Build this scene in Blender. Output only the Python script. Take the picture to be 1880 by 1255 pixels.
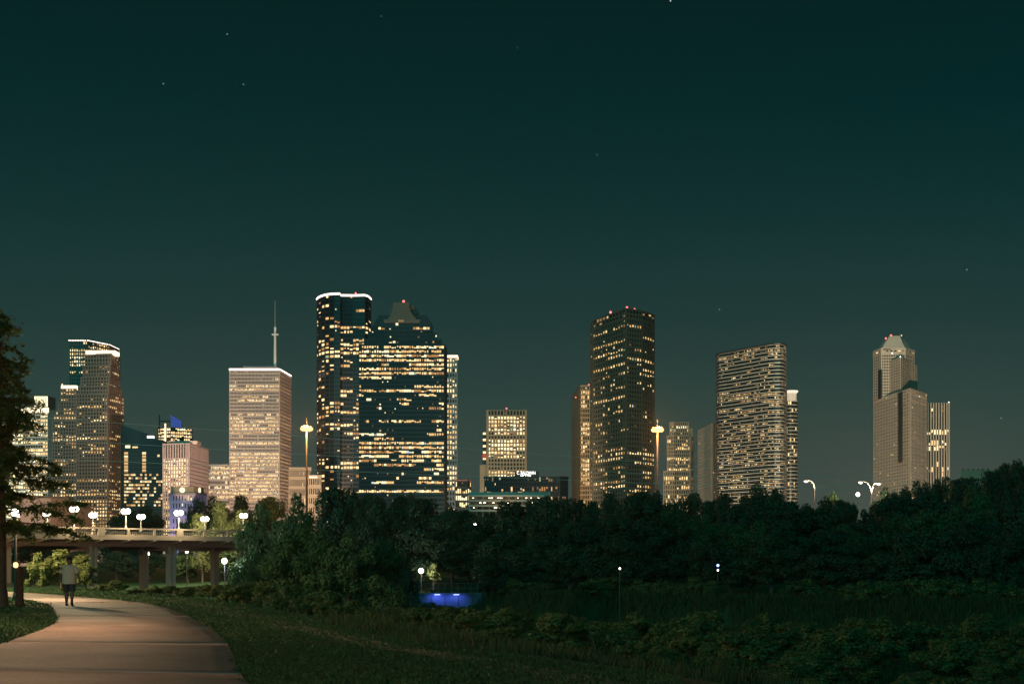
import bpy, bmesh, math, random
import numpy as np
from mathutils import Vector, Matrix

for o in list(bpy.data.objects):
    bpy.data.objects.remove(o)
SC = bpy.context.scene
COL = SC.collection
R = math.radians

# ------------------------------------------------------------------ camera
F, CX, HY, ZC = 2611.0, 940.0, 1030.0, 1.65      # focal length and horizon in photo pixels, eye height
cam_d = bpy.data.cameras.new('camera')
cam = bpy.data.objects.new('camera', cam_d); COL.objects.link(cam)
cam.location = (0, 0, ZC); cam.rotation_euler = (R(90), 0, 0)
cam_d.sensor_width = 36.0; cam_d.lens = F / 1880.0 * 36.0
cam_d.shift_y = (HY - 627.5) / 1880.0
cam_d.clip_end = 20000; cam_d.clip_start = 0.1
SC.camera = cam

# ------------------------------------------------------------------ night sky with city glow
wd = bpy.data.worlds.new('World'); SC.world = wd; wd.use_nodes = True
nt = wd.node_tree; nt.nodes.clear()
def nd(t, **k):
    n = nt.nodes.new(t)
    for a, b in k.items(): setattr(n, a, b)
    return n
tc = nd('ShaderNodeTexCoord'); nrm = nd('ShaderNodeVectorMath', operation='NORMALIZE')
nt.links.new(tc.outputs['Generated'], nrm.inputs[0])
sx = nd('ShaderNodeSeparateXYZ'); nt.links.new(nrm.outputs[0], sx.inputs[0])
cr = nd('ShaderNodeValToRGB'); nt.links.new(sx.outputs['Z'], cr.inputs[0])
def lin(c):
    c = c / 255.0
    return c / 12.92 if c <= 0.04045 else ((c + 0.055) / 1.055) ** 2.4
def srgb(r, g, b): return (lin(r), lin(g), lin(b), 1)
ramp = [(0.0, srgb(70, 80, 72)), (0.05, srgb(60, 74, 68)), (0.087, srgb(52, 70, 64)), (0.125, srgb(40, 64, 60)),
        (0.163, srgb(29, 57, 55)), (0.20, srgb(21, 53, 52)), (0.236, srgb(11, 47, 47)), (0.30, srgb(0, 38, 39)),
        (0.37, srgb(0, 32, 33)), (1.0, srgb(0, 32, 34))]
el = cr.color_ramp.elements
while len(el) > 1: el.remove(el[-1])
el[0].position = ramp[0][0]; el[0].color = ramp[0][1]
for p, c in ramp[1:]:
    e = el.new(p); e.color = c
bg = nd('ShaderNodeBackground'); bg.inputs['Strength'].default_value = 1.0
last = cr.outputs[0]
# last trace of dusk: a physical sky with the sun well down
sky = nd('ShaderNodeTexSky'); sky.sky_type = 'NISHITA'; sky.sun_disc = False
sky.sun_elevation = R(-4.0); sky.sun_rotation = R(200)
mx = nd('ShaderNodeMix', data_type='RGBA', blend_type='ADD'); mx.inputs[0].default_value = 0.05
nt.links.new(last, mx.inputs[6]); nt.links.new(sky.outputs[0], mx.inputs[7]); last = mx.outputs[2]
for px, py, b in ((1231, 2, 1.2), (417, 63, .5), (300, 154, .5), (447, 155, .45), (1096, 284, .3), (1321, 568, .5),
                  (1775, 495, .4), (1838, 767, .35), (700, 30, .2), (950, 88, .2)):
    d = Vector(((px - CX) / F, 1, (HY - py) / F)).normalized()
    ds = nd('ShaderNodeVectorMath', operation='DISTANCE'); ds.inputs[1].default_value = d
    nt.links.new(nrm.outputs[0], ds.inputs[0])
    lt = nd('ShaderNodeMath', operation='LESS_THAN'); lt.inputs[1].default_value = 4.2e-4
    nt.links.new(ds.outputs['Value'], lt.inputs[0])
    ml = nd('ShaderNodeMath', operation='MULTIPLY'); ml.inputs[1].default_value = b * .6
    nt.links.new(lt.outputs[0], ml.inputs[0])
    ad = nd('ShaderNodeMix', data_type='RGBA', blend_type='ADD'); ad.inputs[0].default_value = 1
    nt.links.new(last, ad.inputs[6]); nt.links.new(ml.outputs[0], ad.inputs[7]); last = ad.outputs[2]
nt.links.new(last, bg.inputs['Color'])
out = nd('ShaderNodeOutputWorld'); nt.links.new(bg.outputs[0], out.inputs['Surface'])

# dim diffuse teal fill added behind the camera to lift the dark greens
sl = bpy.data.lights.new('teal_fill', 'SUN'); sl.energy = 0.72; sl.angle = R(50); sl.color = (0.02, 0.88, 0.86)
so = bpy.data.objects.new('teal_fill', sl); COL.objects.link(so); so.rotation_euler = (R(64), 0, R(-18))

SC.view_settings.view_transform = 'Standard'; SC.view_settings.look = 'None'
SC.view_settings.exposure = 0.0; SC.view_settings.gamma = 1.0
SC.view_settings.use_curve_mapping = False
SC.render.engine = 'CYCLES'
SC.cycles.use_denoising = True
SC.cycles.max_bounces = 5; SC.cycles.diffuse_bounces = 2; SC.cycles.glossy_bounces = 2
SC.cycles.transmission_bounces = 2; SC.cycles.transparent_max_bounces = 4; SC.cycles.volume_bounces = 0
SC.cycles.sample_clamp_indirect = 3.0
SC.cycles.caustics_reflective = False; SC.cycles.caustics_refractive = False

# ------------------------------------------------------------------ helpers
def W(px, py, Y): return Vector(((px - CX) * Y / F, Y, ZC + (HY - py) * Y / F))
def XY(px, Y): return ((px - CX) * Y / F, Y)
def ZAT(py, Y): return ZC + (HY - py) * Y / F

def mat_base(name):
    m = bpy.data.materials.new(name); m.use_nodes = True
    return m, m.node_tree, m.node_tree.nodes['Principled BSDF']
def pm(name, col, rough=0.8, var=0.2, scale=0.6, metal=0.0, bump=0.0, spec=0.4, detail=4):
    m, t, b = mat_base(name)
    co = t.nodes.new('ShaderNodeTexCoord'); nz = t.nodes.new('ShaderNodeTexNoise')
    nz.inputs['Scale'].default_value = scale; nz.inputs['Detail'].default_value = detail
    t.links.new(co.outputs['Object'], nz.inputs['Vector'])
    mix = t.nodes.new('ShaderNodeMix'); mix.data_type = 'RGBA'
    rm = t.nodes.new('ShaderNodeMapRange'); rm.inputs[1].default_value = 0.3; rm.inputs[2].default_value = 0.7
    t.links.new(nz.outputs[0], rm.inputs[0]); t.links.new(rm.outputs[0], mix.inputs[0])
    mix.inputs[6].default_value = tuple(c * (1 - var) for c in col) + (1,)
    mix.inputs[7].default_value = tuple(min(1, c * (1 + var)) for c in col) + (1,)
    t.links.new(mix.outputs[2], b.inputs['Base Color'])
    b.inputs['Roughness'].default_value = rough; b.inputs['Metallic'].default_value = metal
    b.inputs['Specular IOR Level'].default_value = spec
    if bump:
        bp = t.nodes.new('ShaderNodeBump'); bp.inputs['Strength'].default_value = bump; bp.inputs['Distance'].default_value = 0.02
        t.links.new(nz.outputs[0], bp.inputs['Height']); t.links.new(bp.outputs[0], b.inputs['Normal'])
    return m
def em(name, col, s, sample=False):
    m = bpy.data.materials.new(name); m.use_nodes = True; t = m.node_tree; t.nodes.clear()
    e = t.nodes.new('ShaderNodeEmission'); e.inputs[0].default_value = (*col, 1); e.inputs[1].default_value = s
    o = t.nodes.new('ShaderNodeOutputMaterial'); t.links.new(e.outputs[0], o.inputs[0])
    m.cycles.emission_sampling = 'AUTO' if sample else 'NONE'
    return m
def foliage(name, c0, c1, trans=0.25):
    m, t, b = mat_base(name)
    gi = t.nodes.new('ShaderNodeNewGeometry'); oi = t.nodes.new('ShaderNodeObjectInfo')
    a = t.nodes.new('ShaderNodeMath'); a.operation = 'MULTIPLY'; a.inputs[1].default_value = 0.6
    t.links.new(gi.outputs['Random Per Island'], a.inputs[0])
    a2 = t.nodes.new('ShaderNodeMath'); a2.operation = 'MULTIPLY_ADD'; a2.inputs[1].default_value = 0.4
    t.links.new(oi.outputs['Random'], a2.inputs[0]); t.links.new(a.outputs[0], a2.inputs[2])
    mix = t.nodes.new('ShaderNodeMix'); mix.data_type = 'RGBA'
    mix.inputs[6].default_value = (*c0, 1); mix.inputs[7].default_value = (*c1, 1)
    t.links.new(a2.outputs[0], mix.inputs[0]); t.links.new(mix.outputs[2], b.inputs['Base Color'])
    b.inputs['Roughness'].default_value = 0.65; b.inputs['Specular IOR Level'].default_value = 0.25
    tr = t.nodes.new('ShaderNodeBsdfTranslucent'); t.links.new(mix.outputs[2], tr.inputs[0])
    ms = t.nodes.new('ShaderNodeMixShader'); ms.inputs[0].default_value = trans
    t.links.new(b.outputs[0], ms.inputs[1]); t.links.new(tr.outputs[0], ms.inputs[2])
    o = t.nodes['Material Output']; t.links.new(ms.outputs[0], o.inputs[0])
    return m

def np_mesh(name, V, Fc, mat=None, smooth=False):
    V = np.asarray(V, dtype=np.float32); Fc = np.asarray(Fc, dtype=np.int32)
    me = bpy.data.meshes.new(name); n, (m, k) = len(V), Fc.shape
    me.vertices.add(n); me.vertices.foreach_set('co', V.ravel())
    me.loops.add(m * k); me.loops.foreach_set('vertex_index', Fc.ravel())
    me.polygons.add(m); me.polygons.foreach_set('loop_start', np.arange(0, m * k, k, dtype=np.int32))
    if smooth: me.polygons.foreach_set('use_smooth', np.ones(m, dtype=bool))
    me.update(calc_edges=True)
    if mat: me.materials.append(mat)
    return me
class MB:
    def __init__(s): s.v = []; s.f = []
    def quad(s, *p):
        n = len(s.v); s.v += [tuple(q) for q in p]; s.f.append(tuple(range(n, n + len(p)))); return s
    def box(s, x0, x1, y0, y1, z0, z1):
        n = len(s.v)
        s.v += [(x0, y0, z0), (x1, y0, z0), (x1, y1, z0), (x0, y1, z0), (x0, y0, z1), (x1, y0, z1), (x1, y1, z1), (x0, y1, z1)]
        s.f += [tuple(n + i for i in q) for q in ((0, 3, 2, 1), (4, 5, 6, 7), (0, 1, 5, 4), (1, 2, 6, 5), (2, 3, 7, 6), (3, 0, 4, 7))]
        return s
    def prism(s, poly, z0, z1, top=None):
        n = len(s.v); k = len(poly); tp = top or poly
        s.v += [(x, y, z0) for x, y in poly] + [(x, y, z1) for x, y in tp]
        s.f.append(tuple(range(n + k - 1, n - 1, -1))); s.f.append(tuple(range(n + k, n + 2 * k)))
        for i in range(k):
            j = (i + 1) % k; s.f.append((n + i, n + j, n + k + j, n + k + i))
        return s
    def tube(s, pts, rad, k=8, cap=True):
        pts = [Vector(p) for p in pts]; n0 = len(s.v)
        rad = rad if isinstance(rad, (list, tuple)) else [rad] * len(pts)
        for i, p in enumerate(pts):
            t = (pts[min(i + 1, len(pts) - 1)] - pts[max(i - 1, 0)]).normalized()
            u = t.cross(Vector((0, 0, 1)) if abs(t.z) < .9 else Vector((1, 0, 0))).normalized(); w = t.cross(u)
            for a in range(k):
                an = 2 * math.pi * a / k
                s.v.append(tuple(p + (u * math.cos(an) + w * math.sin(an)) * rad[i]))
        for i in range(len(pts) - 1):
            for a in range(k):
                b = (a + 1) % k; q = n0 + i * k
                s.f.append((q + a, q + b, q + k + b, q + k + a))
        if cap:
            s.f.append(tuple(range(n0 + k - 1, n0 - 1, -1))); e = n0 + (len(pts) - 1) * k; s.f.append(tuple(range(e, e + k)))
        return s
    def lathe(s, prof, k=12, c=(0, 0)):
        n0 = len(s.v)
        for r, z in prof:
            for a in range(k):
                an = 2 * math.pi * a / k; s.v.append((c[0] + r * math.cos(an), c[1] + r * math.sin(an), z))
        for i in range(len(prof) - 1):
            for a in range(k):
                b = (a + 1) % k; q = n0 + i * k; s.f.append((q + a, q + b, q + k + b, q + k + a))
        s.f.append(tuple(range(n0 + k - 1, n0 - 1, -1))); e = n0 + (len(prof) - 1) * k; s.f.append(tuple(range(e, e + k)))
        return s
    def mesh(s, name, mat, smooth=False):
        me = bpy.data.meshes.new(name); me.from_pydata(s.v, [], s.f); me.update()
        if mat: me.materials.append(mat)
        if smooth:
            for p in me.polygons: p.use_smooth = True
        return me
    def build(s, name, mat, parent=None, smooth=False, loc=(0, 0, 0)):
        return link(name, s.mesh(name, mat, smooth), parent, loc)
def link(name, me, parent=None, loc=(0, 0, 0), rot=(0, 0, 0), sc=(1, 1, 1)):
    o = bpy.data.objects.new(name, me); COL.objects.link(o)
    o.location = loc; o.rotation_euler = rot; o.scale = sc
    if parent is not None: o.parent = parent
    return o
def thing(name, label, cat, loc=(0, 0, 0), rz=0, group=None):
    o = bpy.data.objects.new(name, None); COL.objects.link(o); o.empty_display_size = 0.1
    o.location = loc; o.rotation_euler = (0, 0, rz); o['label'] = label; o['category'] = cat
    if group: o['group'] = group
    return o
def tag(o, label, cat, group=None):
    o['label'] = label; o['category'] = cat
    if group: o['group'] = group
    return o
def light(name, kind, parent, loc, energy, color, **k):
    l = bpy.data.lights.new(name, kind); l.energy = energy; l.color = color
    for a, b in k.items(): setattr(l, a, b)
    o = bpy.data.objects.new(name, l); COL.objects.link(o); o.location = loc; o.parent = parent
    return o
UC = MB().box(-.5, .5, -.5, .5, -.5, .5)
_ub = {}
def ubox(mat):
    if mat.name not in _ub: _ub[mat.name] = UC.mesh('unit_' + mat.name, mat)
    return _ub[mat.name]
def sm(a, b, x):
    t = np.clip((np.asarray(x, float) - a) / (b - a), 0, 1); return t * t * (3 - 2 * t)

# ------------------------------------------------------------------ materials
M = {}
M['glass'] = pm('dark_tower_glass', (0.012, 0.022, 0.024), 0.25, 0.2, 0.02, spec=0.22)
M['glass_blue'] = pm('blue_black_glass', (0.006, 0.024, 0.032), 0.22, 0.2, 0.02, spec=0.22)
M['granite_red'] = pm('brown_granite', (0.27, 0.20, 0.165), 0.7, 0.12, 0.05)
M['granite_pale'] = pm('pale_granite', (0.46, 0.40, 0.34), 0.75, 0.1, 0.05)
M['travertine'] = pm('pink_travertine', (0.50, 0.40, 0.36), 0.7, 0.1, 0.05)
M['mauve'] = pm('mauve_stone', (0.33, 0.26, 0.26), 0.7, 0.1, 0.05)
M['tan'] = pm('tan_stone', (0.36, 0.27, 0.19), 0.75, 0.1, 0.05)
M['grey_green'] = pm('grey_green_stone', (0.17, 0.145, 0.11), 0.7, 0.12, 0.05)
M['spandrel_dark'] = pm('dark_spandrel', (0.018, 0.030, 0.034), 0.4, 0.15, 0.05)
M['spandrel_white'] = pm('white_spandrel', (0.55, 0.52, 0.45), 0.5, 0.1, 0.05)
M['roof_dark'] = pm('dark_roof', (0.05, 0.05, 0.045), 0.8, 0.2, 0.1)
M['steel'] = pm('galvanised_steel', (0.35, 0.34, 0.32), 0.45, 0.12, 3.0, metal=0.6)
M['mast_steel'] = pm('darkened_mast_steel', (0.035, 0.033, 0.03), 0.8, 0.15, 1.0)  # steel colour darkened so the lamps overhead brighten the poles less
M['steel_dark'] = pm('dark_painted_steel', (0.04, 0.042, 0.04), 0.5, 0.2, 3.0)
M['steel_white'] = pm('white_painted_steel', (0.7, 0.68, 0.64), 0.5, 0.06, 2.0)
M['concrete'] = pm('bridge_concrete', (0.26, 0.215, 0.165), 0.85, 0.25, 0.8, bump=0.3)
M['concrete_dark'] = pm('darkened_wall_concrete', (0.10, 0.10, 0.105), 0.9, 0.35, 0.9, bump=0.3)  # concrete colour darkened so the fill light shows less on the wall
M['concrete_red'] = pm('brown_girder_paint', (0.17, 0.11, 0.085), 0.8, 0.25, 0.7)
M['bark'] = pm('bark', (0.075, 0.058, 0.042), 0.95, 0.35, 8.0, bump=0.6)
M['win'] = [em('window_warm', (1.0, 0.59, 0.22), 1.05), em('window_bright', (1.0, 0.72, 0.35), 1.7), em('window_white', (1.0, 0.85, 0.52), 1.6),
            em('window_amber', (1.0, 0.48, 0.17), 0.52), em('window_dim', (0.95, 0.62, 0.32), 0.26), em('window_pale', (1.0, 0.66, 0.30), 1.3), em('window_cool', (0.80, 0.95, 1.0), 0.85), em('window_greenish', (0.85, 1.0, 0.62), 0.5)]
M['crown'] = em('crown_light_tube', (1.0, 0.82, 0.72), 3.2)
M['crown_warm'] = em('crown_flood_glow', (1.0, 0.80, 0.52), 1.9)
M['red'] = em('red_beacon', (1.0, 0.16, 0.14), 3.0)
M['lamp'] = em('lamp_globe_white', (1.0, 0.90, 0.70), 9.0)
M['lamp_orange'] = em('sodium_lamp', (1.0, 0.50, 0.20), 2.6)
M['lamp_pink'] = em('road_lamp', (1.0, 0.80, 0.55), 7.0)
M['lamp_blue'] = em('blue_lamp', (0.25, 0.35, 1.0), 5.0)
M['sign_white'] = em('sign_letter_light', (1.0, 1.0, 0.92), 2.5)
M['sign_red'] = em('red_round_sign', (0.75, 0.13, 0.10), 0.6)
M['sail_blue'] = em('blue_screen_light', (0.08, 0.17, 0.72), 0.55)

# ------------------------------------------------------------------ ground, channel, water
AXP, AXD = np.array([15.0, 122.0]), np.array([-0.755, 0.656]); AXN = np.array([0.656, 0.755])
_cy = [-60, 10, 15, 19, 23.3, 28.7, 35.9, 52.5, 70, 85, 120, 200, 8000]
_cx = [22, 6.5, 4.0, 2.2, 0.53, -1.98, -4.7, -10.3, -17, -24, -45, -80, -3000]
def crest(Y): return np.interp(Y, _cy, _cx)
def terrain(X, Y):
    X = np.asarray(X, float); Y = np.asarray(Y, float)
    d = X - crest(Y)
    zn = -np.minimum(np.where(d > 0, 0.20 * d * d / (np.abs(d) + 2.0), 0), 3.4)
    zn = zn - 0.05 * sm(-6, 0, d) * (Y < 90)
    s = (X - AXP[0]) * AXN[0] + (Y - AXP[1]) * AXN[1]
    zf = np.interp(s, [9.5, 60, 200], [-2.2, -0.3, 0.0])
    z = np.where(s < -13, zn, np.where(s < -7, zn + (-6.0 - zn) * sm(-13, -7, s), np.where(s < 7, -6.0, -6.0 + (zf + 6.0) * sm(7, 9.5, s))))
    return z
def gz(X, Y): return float(terrain(X, Y))
xs = np.concatenate([-np.geomspace(4000, 95, 24), np.linspace(-90, 90, 226), np.geomspace(95, 4000, 24)])
ys = np.concatenate([-np.geomspace(500, 45, 8), np.linspace(-40, 260, 376), np.geomspace(266, 5500, 28)])
GX, GY = np.meshgrid(xs, ys)
rs = np.random.RandomState(3)
near = (np.abs(GX) < 92) & (GY > -40) & (GY < 262)
GZ = terrain(GX, GY) + near * (GX > crest(GY) + 1.5) * rs.uniform(-.06, .06, GX.shape)
V = np.stack([GX, GY, GZ], -1).reshape(-1, 3)
nx, ny = len(xs), len(ys)
idx = np.arange(nx * ny).reshape(ny, nx)
Q = np.stack([idx[:-1, :-1], idx[:-1, 1:], idx[1:, 1:], idx[1:, :-1]], -1).reshape(-1, 4)
gm, gt, gb = mat_base('lawn_soil')
co = gt.nodes.new('ShaderNodeTexCoord'); n1 = gt.nodes.new('ShaderNodeTexNoise'); n1.inputs['Scale'].default_value = 0.35; n1.inputs['Detail'].default_value = 6
n2 = gt.nodes.new('ShaderNodeTexNoise'); n2.inputs['Scale'].default_value = 9.0; n2.inputs['Detail'].default_value = 5
for n in (n1, n2): gt.links.new(co.outputs['Object'], n.inputs['Vector'])
cmx = gt.nodes.new('ShaderNodeMix'); cmx.data_type = 'RGBA'; cmx.inputs[6].default_value = (0.016, 0.046, 0.020, 1); cmx.inputs[7].default_value = (0.028, 0.064, 0.026, 1)
mm = gt.nodes.new('ShaderNodeMath'); mm.operation = 'MULTIPLY_ADD'; mm.inputs[1].default_value = 0.5
ma = gt.nodes.new('ShaderNodeMath'); ma.operation = 'MULTIPLY'; ma.inputs[1].default_value = 0.5
gt.links.new(n1.outputs[0], ma.inputs[0]); gt.links.new(n2.outputs[0], mm.inputs[0]); gt.links.new(ma.outputs[0], mm.inputs[2]); gt.links.new(mm.outputs[0], cmx.inputs[0])
gt.links.new(cmx.outputs[2], gb.inputs['Base Color']); gb.inputs['Roughness'].default_value = 0.95; gb.inputs['Specular IOR Level'].default_value = 0.1
gbp = gt.nodes.new('ShaderNodeBump'); gbp.inputs['Strength'].default_value = 0.8; gbp.inputs['Distance'].default_value = 0.06
gt.links.new(n2.outputs[0], gbp.inputs['Height']); gt.links.new(gbp.outputs[0], gb.inputs['Normal'])
ground = link('ground', np_mesh('ground', V, Q, gm, True)); ground['kind'] = 'structure'

wm, wt, wb = mat_base('bayou_water')
wb.inputs['Base Color'].default_value = (0.012, 0.016, 0.012, 1); wb.inputs['Roughness'].default_value = 0.12
wn = wt.nodes.new('ShaderNodeTexNoise'); wn.inputs['Scale'].default_value = 1.5
wc = wt.nodes.new('ShaderNodeTexCoord'); wt.links.new(wc.outputs['Object'], wn.inputs['Vector'])
wbp = wt.nodes.new('ShaderNodeBump'); wbp.inputs['Strength'].default_value = 0.25; wt.links.new(wn.outputs[0], wbp.inputs['Height']); wt.links.new(wbp.outputs[0], wb.inputs['Normal'])
wv = []
for t in (-140, 160):
    for s in (-12.0, 9.0):
        p = AXP + AXD * t + AXN * s; wv.append((p[0], p[1], -4.7))
wtr = link('water', np_mesh('water', wv, [(0, 1, 3, 2)], wm)); wtr['kind'] = 'structure'

# ------------------------------------------------------------------ concrete path in slabs
RE = np.array([(2.2, -4), (0.9, 4), (-1.3, 12), (-3.55, 19.1), (-5.77, 28.7), (-8.2, 37.5), (-11.1, 46.8), (-14.6, 56), (-19.8, 65.3), (-25.5, 74.3), (-33, 84), (-46, 96)])
LE = np.array([(-5.2, -6), (-6.3, 3), (-7.7, 12), (-8.9, 20.5), (-10.35, 29.5), (-12.2, 38), (-15.06, 46.8), (-18.1, 55.2), (-22.6, 64.2), (-28.0, 72), (-35.5, 81), (-48, 92.5)])
def smooth_curve(P, n):
    out = []; k = len(P)
    for u in np.linspace(0, k - 1.0001, n):
        i = int(u); t = u - i; p0, p1, p2, p3 = P[max(i - 1, 0)], P[i], P[i + 1], P[min(i + 2, k - 1)]
        out.append(0.5 * ((2 * p1) + (-p0 + p2) * t + (2 * p0 - 5 * p1 + 4 * p2 - p3) * t * t + (-p0 + 3 * p1 - 3 * p2 + p3) * t ** 3))
    return np.array(out)
NS = 14; SUB = 11
RC, LC = smooth_curve(RE, NS * SUB + 1), smooth_curve(LE, NS * SUB + 1)
cm_ = pm('path_concrete', (0.33, 0.265, 0.24), 0.9, 0.10, 0.5, bump=0.05, detail=9)
_t = cm_.node_tree; _b = _t.nodes['Principled BSDF']; _l = _b.inputs['Base Color'].links[0].from_socket
_n = _t.nodes.new('ShaderNodeTexNoise'); _n.inputs['Scale'].default_value = 0.22; _n.inputs['Detail'].default_value = 7; _n.inputs['Roughness'].default_value = .7
_s = _t.nodes.new('ShaderNodeTexNoise'); _s.inputs['Scale'].default_value = 14.0; _s.inputs['Detail'].default_value = 3
_c = [q for q in _t.nodes if q.type == 'TEX_COORD'][0]
for q in (_n, _s): _t.links.new(_c.outputs['Object'], q.inputs['Vector'])
_r = _t.nodes.new('ShaderNodeMapRange'); _r.inputs[1].default_value = .38; _r.inputs[2].default_value = .62; _r.inputs[3].default_value = .72; _r.inputs[4].default_value = 1.06
_t.links.new(_n.outputs[0], _r.inputs[0])
_q = _t.nodes.new('ShaderNodeMapRange'); _q.inputs[1].default_value = .3; _q.inputs[2].default_value = .5; _q.inputs[3].default_value = .75; _q.inputs[4].default_value = 1.0
_t.links.new(_s.outputs[0], _q.inputs[0])
_m = _t.nodes.new('ShaderNodeMath'); _m.operation = 'MULTIPLY'; _t.links.new(_r.outputs[0], _m.inputs[0]); _t.links.new(_q.outputs[0], _m.inputs[1])
_v = _t.nodes.new('ShaderNodeVectorMath'); _v.operation = 'SCALE'; _t.links.new(_l, _v.inputs[0]); _t.links.new(_m.outputs[0], _v.inputs['Scale']); _t.links.new(_v.outputs[0], _b.inputs['Base Color'])
path = bpy.data.objects.new('path', None); COL.objects.link(path); path['kind'] = 'structure'
for k in range(NS):
    i0, i1 = k * SUB, (k + 1) * SUB; rows = []
    for i in range(i0, i1 + 1):
        a, b = LC[i].copy(), RC[i].copy()
        if i in (i0, i1):       # leave a 16 mm joint
            j = i + (1 if i == i0 else -1); f = 0.0012 / max(.2, np.linalg.norm((LC[j] + RC[j] - a - b) / 2))
            a += (LC[j] - a) * f; b += (RC[j] - b) * f
        rows.append((a, b))
    vs, fs = [], []
    for a, b in rows: vs += [(a[0], a[1], .03), (b[0], b[1], .03), (a[0], a[1], -.12), (b[0], b[1], -.12)]
    n = len(rows)
    for i in range(n - 1):
        q = 4 * i; fs += [(q, q + 1, q + 5, q + 4), (q + 1, q + 3, q + 7, q + 5), (q + 2, q, q + 4, q + 6)]
    fs += [(0, 2, 3, 1), (4 * n - 4, 4 * n - 3, 4 * n - 1, 4 * n - 2)]
    link('concrete_slab', np_mesh('concrete_slab', vs, fs, cm_), path)
# worn dirt track along the crest of the slope
dv, df = [], []
for i, Y in enumerate(np.linspace(6, 37, 60)):
    for d in (-1.5 + .5 * min(1, i / 50), -0.25):
        X = float(crest(Y)) + d + .08 * math.sin(Y * 1.3); dv.append((X, Y, gz(X, Y) + 0.012))
    if i: df.append((2 * i - 2, 2 * i - 1, 2 * i + 1, 2 * i))
dt = link('dirt_track', np_mesh('dirt_track', dv, df, pm('worn_dirt', (0.05, 0.056, 0.026), 0.95, 0.3, 1.5))); dt['kind'] = 'structure'

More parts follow.
